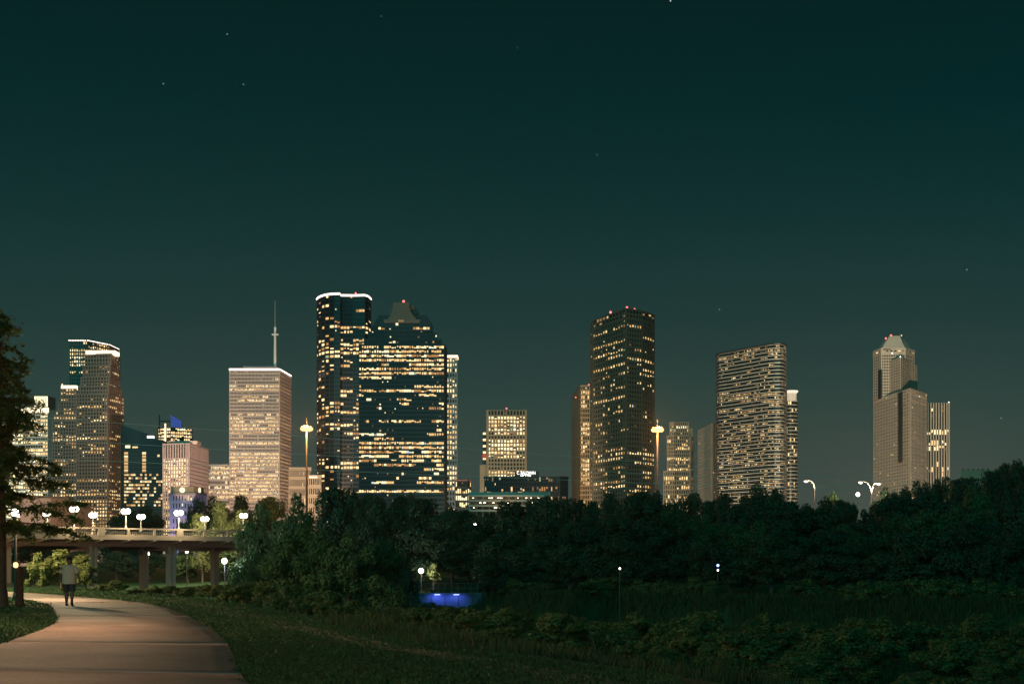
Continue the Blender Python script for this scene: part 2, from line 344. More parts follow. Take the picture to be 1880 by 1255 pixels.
# ------------------------------------------------------------------ towers
NIND = 160
class Tower:
    def __init__(s, name, label, seed, cat='tower', px=0, Y=1000):
        x, y = XY(px, Y); s.o = thing(name, label, cat, (x, y, 0)); s.base = Vector((x, y, 0))
        s.rng = random.Random(seed); s.panes = []
    def loc(s, p): return Vector(p) - s.base
    def front(s, tops, Yref, yref):
        """roof corner pixels -> plan points, all at one roof height"""
        z = ZAT(yref, Yref); pts = []
        for px, py in tops:
            Y = (z - ZC) * F / (HY - py); pts.append(XY(px, Y))
        return pts, z
    def tier(s, pts, z0, z1, floors, cols, wall, glass, pier=0.3, span=0.35, proud=0.4, depth=30, lit=None, kinds=(0, 1, 2, 3, 4, 5, 6, 7),
             name='tower_core', skip_piers=False, cornice=0.0, ledge=None, winh=1.0):
        pts = [(x - s.base.x, y - s.base.y) for x, y in pts]
        bx = lambda p: (p[0] + (p[0] + s.base.x) * depth / (p[1] + s.base.y), p[1] + depth)
        poly = pts + [bx(pts[-1]), bx(pts[0])]
        MB().prism(poly, z0, z1).build(name, glass, s.o)
        n = len(pts); nr = []
        for i in range(n - 1):
            dx, dy = pts[i + 1][0] - pts[i][0], pts[i + 1][1] - pts[i][1]; l = math.hypot(dx, dy); nr.append((dy / l, -dx / l))
        def off(t):
            o = []
            for i in range(n):
                if i == 0: a = nr[0]; k = 1
                elif i == n - 1: a = nr[-1]; k = 1
                else:
                    a = (nr[i - 1][0] + nr[i][0], nr[i - 1][1] + nr[i][1]); l = math.hypot(*a) or 1; a = (a[0] / l, a[1] / l)
                    k = min(2.0, 1 / max(.4, a[0] * nr[i][0] + a[1] * nr[i][1]))
                o.append((pts[i][0] + a[0] * t * k, pts[i][1] + a[1] * t * k))
            return o
        fh = (z1 - z0) / floors
        def ring(t, h, mat, nm):
            o = off(t); m = MB()
            for i in range(n - 1):
                a, b, c, d = pts[i], pts[i + 1], o[i + 1], o[i]
                m.quad((d[0], d[1], 0), (c[0], c[1], 0), (c[0], c[1], h), (d[0], d[1], h))
                m.quad((a[0], a[1], h), (d[0], d[1], h), (c[0], c[1], h), (b[0], b[1], h))
                m.quad((a[0], a[1], 0), (b[0], b[1], 0), (c[0], c[1], 0), (d[0], d[1], 0))
            for i, q in ((0, 1), (n - 1, -1)):
                a, d = pts[i], o[i]; m.quad((a[0], a[1], 0), (d[0], d[1], 0), (d[0], d[1], h), (a[0], a[1], h))
            return m.mesh(nm, mat)
        if span > 0:
            me = ring(proud, fh * span, ledge or wall, 'spandrel')
            for k in range(floors + 1):
                zz = z0 + k * fh - (fh * span / 2 if k else 0)
                if k == floors: zz = z1 - fh * span * .5
                link('spandrel', me, s.o, (0, 0, zz))
        if cornice:
            link('cornice', ring(proud * 1.6, cornice, wall, 'cornice'), s.o, (0, 0, z1))
            MB().prism(poly, z1, z1 + cornice * .9).build('roof', M['roof_dark'], s.o)
        for e in range(n - 1):
            nc = cols[e]
            if nc == 0: continue
            a, b = pts[e], pts[e + 1]; dx, dy = b[0] - a[0], b[1] - a[1]; L = math.hypot(dx, dy); ang = math.atan2(dy, dx); cw = L / nc
            if pier > 0 and not skip_piers:
                for c in range(nc + 1):
                    t = min(max(c / nc, pier * .5 / nc), 1 - pier * .5 / nc)
                    w = cw * pier
                    link('pier', ubox(wall), s.o, (a[0] + dx * t + nr[e][0] * proud * .55, a[1] + dy * t + nr[e][1] * proud * .55, (z0 + z1) / 2), (0, 0, ang), (w, proud * 1.16, z1 - z0))
            if lit:
                for k in range(floors):
                    zc = z0 + (k + .5) * fh; py = HY - (zc - ZC) * F / (a[1] + s.base.y)
                    for c, kind in lit(s.rng, py, nc, e):
                        t = (c + .5) / nc
                        dot = kind < 0; kind = s.rng.choice((2, 1, 4, 4, 3)) if dot else kind
                        ph = fh * (1 - max(span, .1)) * winh; bl_ = s.rng.choice((1, 1, 1, 1, .78, .6, .45)); up = ph * (1 - bl_) * .5 * s.rng.choice((-1, 1))
                        s.panes.append(((a[0] + dx * t + nr[e][0] * .05, a[1] + dy * t + nr[e][1] * .05, zc + up), ang, cw * (1 - max(pier, .06)) * (.4 if dot else s.rng.choice((1, 1, 1, .8, .55))), ph * (.45 if dot else bl_), kinds[kind % len(kinds)]))
        return poly
    def block(s, pts, z0, z1, mat, depth=30, name='wall', top=None):
        pts = [(x - s.base.x, y - s.base.y) for x, y in pts]
        bx = lambda p: (p[0] + (p[0] + s.base.x) * depth / (p[1] + s.base.y), p[1] + depth)
        return MB().prism(pts + [bx(pts[-1]), bx(pts[0])], z0, z1).build(name, mat, s.o)
    def pxpane(s, px0, py0, px1, py1, Y, kind):
        p = W((px0 + px1) / 2, (py0 + py1) / 2, Y) - s.base
        s.panes.append((tuple(p), 0, (px1 - px0) * Y / F, (py1 - py0) * Y / F, kind))
    def pxbox(s, px0, py0, px1, py1, Y, d, mat, name):
        a, b = W(px0, py1, Y) - s.base, W(px1, py0, Y) - s.base
        return MB().box(a.x, b.x, a.y, a.y + d, a.z, b.z).build(name, mat, s.o)
    def tube(s, pts, r, mat, name, k=6): return MB().tube([s.loc(p) for p in pts], r, k).build(name, mat, s.o)
    def beacon(s, px, py, Y, mat=None, r=0.9, name='beacon'):
        return MB().lathe([(r * .5, -r), (r, -r * .4), (r, r * .4), (r * .5, r)], 8).build(name, mat or M['red'], s.o, loc=W(px, py, Y) - s.base)
    def done(s):
        ps = s.panes; s.rng.shuffle(ps); ps.sort(key=lambda p: -round(float(p[2] * p[3]), 1))
        for p in ps[:NIND]:
            link('window', ubox(M['win'][p[4]]), s.o, p[0], (0, 0, p[1]), (p[2], .14, p[3]))
        rest = ps[NIND:]
        if rest:
            vs, fs, mi = [], [], []
            for (x, y, z), an, w, h, k in rest:
                c, si = math.cos(an) * w / 2, math.sin(an) * w / 2; nx_, ny_ = math.sin(an) * .07, -math.cos(an) * .07; n = len(vs)
                vs += [(x - c + nx_, y - si + ny_, z - h / 2), (x + c + nx_, y + si + ny_, z - h / 2), (x + c + nx_, y + si + ny_, z + h / 2), (x - c + nx_, y - si + ny_, z + h / 2)]
                fs.append((n, n + 1, n + 2, n + 3)); mi.append(k)
            me = np_mesh('small_windows', vs, fs)
            for m in M['win']: me.materials.append(m)
            me.polygons.foreach_set('material_index', np.array(mi, dtype=np.int32))
            o = link('small_windows', me, s.o); o['kind'] = 'stuff'
def litfn(full=.1, dark=.3, p=.35, run=3, mix=(0, 0, 1, 1, 2, 3, 4, 5), bands=(), edges=None, dots=.07):
    state = {}
    def fn(rng, py, nc, e):
        key = round(py, 1)
        if edges is not None and e not in edges: return []
        pr, fu, da = p, full, dark
        for b in bands:
            if b[0] <= py <= b[1]: pr, fu, da = b[2], b[3], b[4]
        rk = round(py / 3)
        if rk not in state: state[rk] = rng.random()
        r = state[rk]
        if r < da: pr = pr * .12
        elif r > 1 - fu: pr = .93
        out = []; on = rng.random() < pr; kind = rng.choice(mix)
        for c in range(nc):
            if rng.random() < 1.0 / run: on = rng.random() < pr; kind = rng.choice(mix)
            if on: out.append((c, kind if rng.random() < .66 else rng.choice(mix) if rng.random() < .86 else rng.choice((6, 7, 4, 3))))
        lit_ = {c for c, _ in out}
        for c in range(nc):
            if c not in lit_ and rng.random() < dots: out.append((c, -1))
        return out
    return fn
def PT(*a): return [XY(px, Y) for px, Y in a]

# A: pale banded block behind the cypress
t = Tower('office_block', 'pale office block with bright white floor bands behind the left cypress', 1, px=50, Y=1500)
z = ZAT(748, 1500)
t.tier(PT((-30, 1500), (88, 1500)), 0, z, 42, [26], M['spandrel_white'], M['glass'], .12, .42, .5, lit=litfn(.55, .1, .6, 5, (1, 2, 2, 5)))
t.pxbox(62, 726, 88, 748, 1501, 25, M['spandrel_dark'], 'penthouse')
for i in range(6): t.pxpane(63 + i * 4.2, 727, 66.6 + i * 4.2, 746, 1500.8, 2)
t.pxbox(20, 748, 89, 757, 1499, 1, M['crown_warm'], 'light_band')
t.done()

# B rear: five-sided grid tower with bulb-lit roof edge
t = Tower('five_sided_tower', 'tall brown grid tower with a bulb-lit roof edge behind the stepped tower', 2, px=170, Y=2000)
pts, z = t.front([(127, 626), (161, 626), (201, 634), (220, 643)], 2000, 626)
t.tier(pts, 0, z, 60, [8, 10, 8], M['granite_red'], M['glass'], .42, .42, .5, lit=litfn(.14, .25, .45, 3, (1, 1, 2, 5, 0), bands=((640, 650, .9, .9, 0),)))
for i in range(len(pts) - 1):
    a, b = pts[i], pts[i + 1]; L = math.hypot(b[0] - a[0], b[1] - a[1])
    for k in range(int(L / 2.3)):
        f = k * 2.3 / L
        MBp = (a[0] + (b[0] - a[0]) * f - t.base.x, a[1] + (b[1] - a[1]) * f - t.base.y - .8, z + .9)
        if i == 0 and k == 0: bulb = MB().lathe([(.3, -.75), (.75, -.3), (.75, .3), (.3, .75)], 6).mesh('roof_bulb', M['crown'])
        link('roof_bulb', bulb, t.o, MBp)
t.done()

# B front: stepped brown granite tower
t = Tower('stepped_tower', 'brown granite stepped tower with many lit windows on the left', 3, px=165, Y=1700)
lf = litfn(.10, .28, .34, 3, (0, 0, 1, 5, 3, 1), bands=((900, 1000, .75, .4, .05), (800, 900, .42, .16, .2), (650, 720, .25, .02, .3)))
steps = [(156, 204, 217, 650), (152, 202.5, 218.5, 671), (148, 201, 220, 692), (143, 199.5, 223.5, 709), (140, 198, 227, 724)]
for i, (xl, xc, xr, yt) in enumerate(steps):
    zt = ZAT(yt, 1700); zb = ZAT(steps[i + 1][3], 1700) if i < 4 else 0
    nf = max(2, round((zt - zb) * F / 1700 / 6.4))
    t.tier(PT((xl, 1706 - i), (xc, 1700 - i), (xr, 1741 - i)), zb, zt, nf, [round((xc - xl) / 5.1), round((xr - xc) / 3.2)], M['granite_red'], M['glass'], .42, .42, .55, 40, lit=lf)
wing = [(111, 712), (107, 737), (102, 754), (98, 763), (95.5, 772)]
for i, (xl, yt) in enumerate(wing):
    zt = ZAT(yt, 1700); zb = ZAT(wing[i + 1][1], 1700) if i < 4 else 0
    nf = max(1, round((zt - zb) * F / 1700 / 6.4))
    t.tier(PT((xl, 1704), (141, 1703)), zb, zt, nf, [round((141 - xl) / 5.1)], M['granite_red'], M['glass'], .42, .42, .55, 40, lit=lf, name='wing_core')
t.pxbox(157, 643, 211, 650, 1703, 20, M['crown_warm'], 'crown_light')
t.pxbox(112, 707, 140, 712.5, 1701, 18, M['crown_warm'], 'crown_light')
t.pxbox(113.3, 704, 114.6, 708, 1701, 1, M['crown_warm'], 'finial')
t.done()

# C: dark angular glass tower
t = Tower('angular_glass_tower', 'black glass tower with a slanting roof right of the stepped tower', 4, px=262, Y=1640)
prof = [(222, 1031), (222, 780), (227, 781), (268, 795), (268.6, 801), (299, 808), (299, 1031)]
m = MB(); n = len(prof)
for d in (0, 45): m.v += [tuple(W(px, py, 1640) * 1 - t.base + Vector((0, d, 0))) for px, py in prof]
m.f.append(tuple(range(n))); m.f.append(tuple(range(2 * n - 1, n - 1, -1)))
for i in range(n): j = (i + 1) % n; m.f.append((i, i + n, j + n, j))
m.build('tower_core', M['glass_blue'], t.o)
rg = random.Random(8)
for k in range(6):
    for x in (228, 261):
        t.pxpane(x, 829.5 + k * 6.3, x + 7, 834 + k * 6.3, 1639.8, rg.choice((0, 1, 5)))
for k in range(10):
    y = 869 + k * 6.2
    for x in np.arange(228, 297, 4.2):
        if rg.random() < (.62 if x < 274 else .3): t.pxpane(x, y, x + 3.7, y + 3.6, 1639.8, rg.choice((0, 1, 2, 5, 3)))
t.pxpane(230, 817, 239, 822, 1639.8, 2); t.pxpane(243, 819, 253, 822, 1639.8, 5); t.pxpane(289, 834, 293, 838, 1639.8, 5)
t.pxbox(270, 799.5, 281, 803.5, 1638, 6, M['sign_white'], 'roof_light')
for k in range(24):
    t.pxbox(222, 829 - 3 + k * 6.2, 299, 829 - 2.2 + k * 6.2, 1639.6, .5, M['spandrel_dark'], 'spandrel')
t.done()

# D: curved tower with blue sail
t = Tower('curved_sail_tower', 'round topped lit tower with a blue glass sail and dark fin', 5, px=322, Y=1800)
zt = ZAT(786, 1800); arc = []
for k in range(13):
    a = math.pi * (1 - k / 12); arc.append(XY(321.5 + 31.5 * math.cos(a), 1800 - 14 * math.sin(a) + 10 * k / 12))
t.tier(arc, 0, zt, 40, [2] * 12, M['spandrel_dark'], M['glass'], .12, .34, .4, 30, lit=litfn(.6, .0, .85, 4, (1, 1, 2, 5)))
t.pxbox(291.3, 761, 293.3, 787, 1795, 1.5, M['glass_blue'], 'fin'); t.pxbox(293.3, 771.5, 313, 774, 1795.3, 1, M['glass_blue'], 'beam')
q = [(312.5, 761), (333, 772.5), (333, 787), (315, 787)]
m = MB()
for d in (0, .6): m.v += [tuple(W(a, b, 1792) - t.base + Vector((0, d, 0))) for a, b in q]
m.f += [(0, 1, 2, 3), (7, 6, 5, 4), (0, 4, 5, 1), (1, 5, 6, 2), (2, 6, 7, 3), (3, 7, 4, 0)]
m.build('sail_frame', M['glass_blue'], t.o)
for i in range(5):
    for j in range(4):
        def bl(u, v):
            a = [q[0][k] * (1 - u) + q[1][k] * u for k in (0, 1)]; b = [q[3][k] * (1 - u) + q[2][k] * u for k in (0, 1)]
            return W(a[0] * (1 - v) + b[0] * v, a[1] * (1 - v) + b[1] * v, 1791.8) - t.base
        u0, u1, v0, v1 = (i + .06) / 5, (i + .94) / 5, (j + .06) / 4, (j + .94) / 4
        MB().quad(bl(u0, v0), bl(u0, v1), bl(u1, v1), bl(u1, v0)).build('sail_pane', M['sail_blue'], t.o)
t.tube([W(333, 772.5, 1795), W(353, 800, 1800)], .35, M['steel'], 'brace')
t.pxbox(302, 777, 304.5, 813, 1785, 1.2, M['crown_warm'], 'light_column')
t.done()

# E: finned tower
t = Tower('finned_tower', 'mauve stone tower with vertical fins and rows of square lit windows', 6, px=340, Y=1500)
pts, z = t.front([(299, 816), (347, 815), (382, 826)], 1500, 815)
zmid = ZAT(841, 1500)
t.tier(pts, zmid, z, 3, [10, 16], M['mauve'], M['glass'], .5, .0, .8, cornice=1.2)
t.tier(pts, 0, zmid, 27, [10, 16], M['mauve'], M['glass'], .45, .30, .8, lit=litfn(.5, .06, .85, 6, (1, 2, 5, 1), edges=(0,)))
t.pxbox(310, 808.5, 362, 815, 1512, 20, M['travertine'], 'penthouse')
t.done()

# F: city hall with clocks and violet light
t = Tower('city_hall', 'tan hall with round lit clocks and violet lit walls below', 7, px=340, Y=1150, cat='building')
pts, z = t.front([(314, 893), (356, 893), (374, 895)], 1150, 893); zm = ZAT(907, 1150)
t.block(pts, zm, z, M['tan'], 15, 'clock_storey')
pts2 = PT((311, 1148), (359, 1147), (379, 1158))
t.tier(pts2, 0, zm, 9, [9, 4], M['travertine'], M['glass'], .6, .4, .4, 20, lit=litfn(.0, .4, .3, 2, (2, 5)))
t.block([(x, y) for x, y in PT((310, 1146), (360, 1145), (380, 1157))], zm - .6, zm + .5, M['tan'], 20, 'cornice')
for px, py, Yc, w in ((334.6, 899, 1149.3, 1), (366.5, 899.3, 1153.5, .42)):
    c = W(px, py, Yc) - t.base
    ck = MB(); k = 20
    ck.v += [(c.x + 2.15 * w * math.cos(2 * math.pi * i / k), c.y + (0 if w == 1 else 2.0 * .42 * math.cos(2 * math.pi * i / k)), c.z + 2.15 * math.sin(2 * math.pi * i / k)) for i in range(k)]
    ck.v += [(x, y - .25, zz) for x, y, zz in ck.v]; ck.f = [tuple(range(2 * k - 1, k - 1, -1))] + [(i, (i + 1) % k, k + (i + 1) % k, k + i) for i in range(k)]
    clk = ck.build('clock', M['crown_warm'], t.o)
    h = MB().box(c.x - .16, c.x + .16, c.y - .45, c.y - .3, c.z - .2, c.z + 1.35).box(c.x - .2, c.x + .95 * w, c.y - .45, c.y - .3, c.z - .18, c.z + .18).build('clock_hand', M['steel_dark'], clk)
t.tube([W(347, 893, 1155), W(347, 869, 1155)], .28, M['steel_white'], 'flagpole')
for px, col in ((322, (.55, .40, 1.0)), (345, (.60, .42, 1.0)), (366, (.45, .36, 1.0))):
    p = W(px, 1024, 1130) - t.base
    fx = MB().lathe([(.5, 0), (.6, .3), (.75, .6), (.7, .7)], 8).build('violet_floodlight', M['steel_dark'], t.o, loc=(p.x, p.y, 0))
    l = light('violet_floodlight_beam', 'SPOT', t.o, (p.x, p.y, 1.2), 50000, col, spot_size=R(120), spot_blend=.8, shadow_soft_size=.6)
    l.rotation_euler = (R(150), 0, 0)
t.done()

# G: low slab
t = Tower('low_office', 'low beige office with lit rows tucked left of the pink slab tower', 8, px=402, Y=1650, cat='building')
z = ZAT(854, 1650)
t.tier(PT((381, 1650), (424, 1650)), 0, z, 20, [20], M['travertine'], M['glass'], .35, .45, .5, lit=litfn(.4, .25, .6, 5, (1, 5, 2)))
t.pxbox(391, 852, 406, 854, 1655, 10, M['roof_dark'], 'penthouse')
t.done()

# H: pink slab tower with mast
t = Tower('slab_tower', 'pink travertine tower with light outlined roof and tall white mast', 9, px=475, Y=1620)
pts, z = t.front([(421, 679), (513, 679), (534, 691)], 1620, 679)
t.tier(pts, 0, z, 54, [36, 14], M['travertine'], M['glass'], .4, .46, .7, 40,
       lit=litfn(.22, .32, .38, 4, (0, 1, 5, 1), bands=((690, 720, .4, .12, .4), (760, 800, .7, .4, .1), (830, 920, .85, .6, .04))))
m = []
for a, b in ((pts[0], pts[1]), (pts[1], pts[2])):
    t.tube([(a[0], a[1] - .8, z + .6), (b[0], b[1] - .8, z + .6)], 1.15, M['crown'], 'crown_light')
t.pxbox(446, 672, 507, 679, 1632, 25, M['travertine'], 'penthouse')
for k in range(10): t.pxpane(449 + k * 5.6, 674.5, 452.5 + k * 5.6, 677, 1631.7, 4)
MB().tube([t.loc(W(505, 679, 1640)), t.loc(W(505, 603, 1640))], [1.7, 1.3], 8).build('mast', M['steel_white'], t.o)
MB().tube([t.loc(W(505, 603, 1640)), t.loc(W(505, 574, 1640)), t.loc(W(505, 552, 1640))], [.9, .7, .5], 8).build('antenna', M['steel'], t.o)
t.pxbox(499, 612.5, 511, 615, 1638, 3, M['steel_white'], 'mast_platform')
t.pxbox(503, 600, 507, 606, 1638.5, 3, M['steel_white'], 'mast_collar')
t.done()

# I: low block with vertical fins
t = Tower('low_finned_block', 'low tan block between the pink slab tower and the tall blue glass tower', 10, px=558, Y=1500, cat='building')
t.tier(PT((530, 1500), (572, 1500)), 0, ZAT(860, 1500), 10, [22], M['tan'], M['glass'], .5, .3, .5, lit=litfn(0, .7, .1))
t.tier(PT((566, 1480), (590, 1480)), 0, ZAT(875, 1480), 9, [6], M['tan'], M['glass'], .4, .4, .5, lit=litfn(.2, .4, .4))
t.pxbox(568, 874, 582, 876.5, 1478, 2, M['crown_warm'], 'roof_light')
t.done()

# J: tall glass tower with rounded flank
t = Tower('rounded_glass_tower', 'tallest blue black glass tower with rounded left flank and bright roof outline', 11, px=630, Y=1600)
pts, z = t.front([(582, 550), (585, 547), (590, 544.5), (597, 542.2), (605, 541), (614, 540.3), (624.5, 540), (625, 543), (648, 543.3), (670, 542.8), (676, 545), (681, 550)], 1600, 540)
t.tier(pts, 0, z, 63, [1, 1, 1, 1, 1, 2, 0, 4, 4, 1, 1], M['spandrel_dark'], M['glass_blue'], .12, .42, .4, 40,
       lit=litfn(.12, .28, .43, 3, (0, 1, 5, 1, 3), bands=((548, 556, .02, 0, .9), (680, 700, .25, .1, .4), (815, 850, .04, 0, .8), (640, 652, .9, .6, 0))))
t.tube([(x, y - .7, z + .5) for x, y in pts[:7]], 1.2, M['crown'], 'crown_light')
t.tube([(x, y - .7, z + .5) for x, y in pts[7:]], 1.2, M['crown'], 'crown_light')
t.beacon(653, 538, 1610)
t.done()

# K: wide dark tower with stepped stone crown
t = Tower('stone_crown_tower', 'wide black glass tower with ribbon windows and stepped stone crown', 12, px=740, Y=1275)
Yk = 1275
bands = ((604, 614, .75, .6, 0), (676, 690, .9, .9, 0), (712, 722, .75, .4, 0), (806, 832, .92, .8, 0), (722, 800, .38, .04, .3), (898, 908, .95, .9, 0), (908, 1000, .02, 0, 1), (834, 897, .36, .06, .25))
lk = litfn(.24, .2, .50, 4, (0, 1, 2, 1, 5, 3, 0), bands=bands)
tiers = [(659, 818, 633), (668, 812, 624), (675, 804, 613), (681, 796, 599)]
for i, (xl, xr, yt) in enumerate(tiers):
    zb = 0 if i == 0 else ZAT(tiers[i - 1][2], Yk); zt = ZAT(yt, Yk)
    nf = 50 if i == 0 else max(1, round((tiers[i - 1][2] - yt) / 7.9))
    if i == 0: t.tier(PT((xl, Yk), (xr - 3, Yk), (xr + 2.5, Yk + 28)), zb, zt, nf, [34, 3], M['spandrel_dark'], M['glass_blue'], .05, .45, .35, 45, lit=litfn(.24, .2, .50, 4, (0, 1, 2, 1, 5, 3, 0), bands=bands, edges=(0,)))
    else: t.tier(PT((xl, Yk), (xr, Yk)), zb, zt, nf, [round((xr - xl) / 6.5)], M['spandrel_dark'], M['glass_blue'], .12, .4, .35, 45, lit=lk)
for xl, xr, yb, yt, m_, dy, nm in ((687, 792, 599, 591, 'spandrel_dark', 1, 'roof_step'), (690, 787, 591, 584.5, 'spandrel_dark', 3, 'roof_step'), (694, 783, 584.5, 578, 'spandrel_dark', 5, 'roof_step'),
                                   (705, 771, 592.5, 586, 'grey_green', -.4, 'crown_step'), (712.5, 763, 586, 581.5, 'grey_green', 0, 'crown_step'), (716, 759, 581.5, 577, 'grey_green', .6, 'crown_step'), (718, 756, 577, 572.5, 'grey_green', 1, 'crown_step'),
                                   (719.8, 753.5, 572.5, 566, 'grey_green', 1.4, 'crown_step'), (721.3, 751.5, 566, 555, 'grey_green', 1.8, 'crown_step'), (752, 762, 572, 560, 'grey_green', 9, 'crown_step'), (752, 766, 577, 568, 'spandrel_dark', 8, 'crown_step')):
    t.pxbox(xl, yt, xr, yb, Yk + dy, 26, M[m_], nm)
t.pxpane(731, 586.8, 741, 591, Yk - .55, 4)
t.pxpane(726.5, 592.8, 731, 597, Yk - .3, 2)
t.beacon(741, 553, Yk + 10, r=1.0)
t.done()

# L: slim grid tower
t = Tower('slim_grid_tower', 'slim pinkish grid tower with bright roof band behind the stone crowned tower', 13, px=826, Y=1650)
t.tier(PT((800, 1650), (840, 1650)), 0, ZAT(656, 1650), 40, [8], M['travertine'], M['glass'], .42, .4, .5, lit=litfn(.3, .1, .62, 3, (0, 1, 5, 1)))
t.pxbox(800, 651.5, 840.5, 656, 1648, 20, M['crown_warm'], 'crown_light')
t.done()

# M: small round-cornered block
t = Tower('small_lit_block', 'small lit block with a red roof line right of the slim grid tower', 14, px=852, Y=1300, cat='building')
pts = PT((836, 1300), (858, 1300), (862, 1304), (864.5, 1311))
t.tier(pts, 0, ZAT(882, 1300), 12, [6, 1, 1], M['spandrel_dark'], M['glass'], .18, .35, .3, lit=litfn(.3, .1, .6, 3, (1, 5, 2)))
t.tube([(x, y, ZAT(881.3, 1300)) for x, y in pts], .4, em('red_roof_line', (1, .3, .2), .8), 'roof_light')
t.done()

# N: square-window tower
t = Tower('square_window_tower', 'tan tower with a full grid of square lit windows behind the hotel', 15, px=928, Y=1300)
t.block(PT((893, 1301), (967, 1301)), 0, ZAT(751.5, 1300), M['tan'], 30)
z1 = ZAT(763, 1300)
t.tier(PT((895.5, 1300.6), (965, 1300.6)), z1, ZAT(753, 1300), 1, [12], M['tan'], M['glass'], .3, .1, .5, 4, lit=litfn(0, 0, .2, 2, (3, 0)))
t.tier(PT((895.5, 1300.6), (965, 1300.6)), 0, z1, 38, [12], M['tan'], M['glass'], .36, .36, .5, 4,
       lit=litfn(.6, .1, .85, 7, (1, 2, 1, 0, 5), bands=((764, 772, 1, 1, 0), (848, 862, .02, 0, 1), (798, 804, .03, 0, 1), (773, 786, .95, .9, 0))))
t.pxbox(886, 792, 892.5, 850, 1310, 8, M['spandrel_dark'], 'side_strip')
for k in range(5): t.pxpane(886.6, 793.5 + k * 11.5, 892, 797.5 + k * 11.5, 1309.8, 1)
t.pxbox(881, 853, 893, 1030, 1308, 14, M['tan'], 'annex')
rs_ = W(889.3, 836.5, 1306) - t.base
MB().tube([rs_ + Vector((0, 0, 0)), rs_ + Vector((0, .6, 0))], 2.1, 14).build('round_sign', M['sign_red'], t.o)
t.beacon(930, 749.5, 1305, r=.7)
t.done()

# O: hotel
t = Tower('hotel', 'dark glass hotel with bright white rooftop name sign and scattered amber windows', 16, px=966, Y=1100, cat='hotel')
zt = ZAT(875, 1100)
t.tier(PT((889, 1101), (907, 1100), (1028, 1100), (1043, 1102)), 0, zt, 18, [4, 28, 4], M['spandrel_dark'], M['glass_blue'], .3, .16, .25, 25,
       lit=litfn(0, .1, .24, 1.2, (3, 4, 4, 3, 0, 5)))
t.pxbox(945, 864.5, 990, 875, 1101, 14, M['spandrel_dark'], 'sign_box')
t.block(PT((888, 1100), (1044, 1101)), zt, zt + .5, M['roof_dark'], 26, 'roof')
def text_mesh(s, size, w=None):
    c = bpy.data.curves.new('txt', 'FONT'); c.body = s; c.size = size; c.extrude = .08; c.align_x = 'CENTER'; c.offset = 0.02
    o = bpy.data.objects.new('txt', c); COL.objects.link(o); dg = bpy.context.evaluated_depsgraph_get()
    me = bpy.data.meshes.new_from_object(o.evaluated_get(dg)); bpy.data.objects.remove(o); me.materials.clear(); me.materials.append(M['sign_white'])
    return me
for s_, px, py, w in (('C. BALDWIN', 966, 870.2, 34), ('HOTEL', 966, 875.8, 21)):
    me = text_mesh(s_, 3.0); p = W(px, py, 1100.6) - t.base
    k = (w * 1100 / F) / (max(v.co.x for v in me.vertices) - min(v.co.x for v in me.vertices))
    link('sign_lettering', me, t.o, p, (R(90), 0, 0), (k, 1.12, 1))
t.done()

# P: narrow tower left of the dark octagonal tower
t = Tower('narrow_tower', 'narrow tower with blank orange lit side and lit windows on its front', 17, px=1068, Y=1450)
pts, z = t.front([(1050.5, 726), (1066, 708), (1090, 708)], 1450, 708)
t.tier(pts, 0, z, 39, [0, 6], M['tan'], M['glass'], .38, .34, .5, 30, lit=litfn(.3, .3, .5, 3, (1, 5, 0), edges=(1,)))
a, b = pts[0], pts[1]
t.block([a, (b[0] - .1, b[1])], 0, z + .4, M['tan'], 6, 'blank_wall').location = (-.5, -.9, 0)
t.beacon(1057, 729, 1460, r=.6); t.beacon(1081, 706, 1450, r=.7)
t.done()

# Q: dark octagonal tower
t = Tower('dark_faceted_tower', 'tall dark faceted tower with red roof beacons right of centre', 18, px=1145, Y=1190)
pts, z = t.front([(1084.5, 598), (1089, 588), (1149.5, 566.6), (1178, 571), (1201, 579)], 1190, 566.6)
ztop = ZAT(584, 1190)
lq = litfn(.06, .3, .22, 2.5, (0, 1, 5, 3, 0), bands=((585, 640, .2, .02, .3), (655, 664, .9, .6, 0), (676, 684, .6, .3, 0), (826, 850, .5, .25, .15), (850, 905, .38, .12, .2), (880, 900, .6, .3, 0)))
t.tier(pts, ztop, z, 2, [1, 10, 5, 4], M['grey_green'], M['glass'], .2, .4, .5, 45, lit=litfn(0, .3, .3, 2, (3, 4, 0)))
t.tier(pts, 0, ztop, 52, [1, 13, 6, 5], M['grey_green'], M['glass'], .34, .46, .6, 45, lit=lq)
for px, py in ((1121, 573), (1151, 564.5), (1165, 568)): t.beacon(px, py, 1200, r=.95)
t.done()

# R: small stepped tower
t = Tower('small_stepped_tower', 'small stepped brown tower just right of the second orange mast light', 19, px=1247, Y=1900)
t.tier(PT((1229, 1900), (1265, 1900)), ZAT(810, 1900), ZAT(775, 1900), 6, [9], M['tan'], M['glass'], .5, .25, .7, 30, lit=litfn(0, .3, .2))
t.tier(PT((1224, 1897), (1267, 1896), (1272, 1915)), ZAT(865, 1897), ZAT(800, 1897), 10, [11, 2], M['tan'], M['glass'], .42, .3, .8, 30, lit=litfn(.1, .2, .45, 2, (0, 1, 5)))
t.pxbox(1258, 786, 1272, 801, 1903, 20, M['tan'], 'shoulder')
t.tier(PT((1217.5, 1896), (1267, 1895), (1272.5, 1914)), 0, ZAT(865, 1896), 20, [12, 2], M['tan'], M['glass'], .42, .3, .8, 30, lit=litfn(.2, .2, .5, 2, (0, 1, 5)))
t.done()

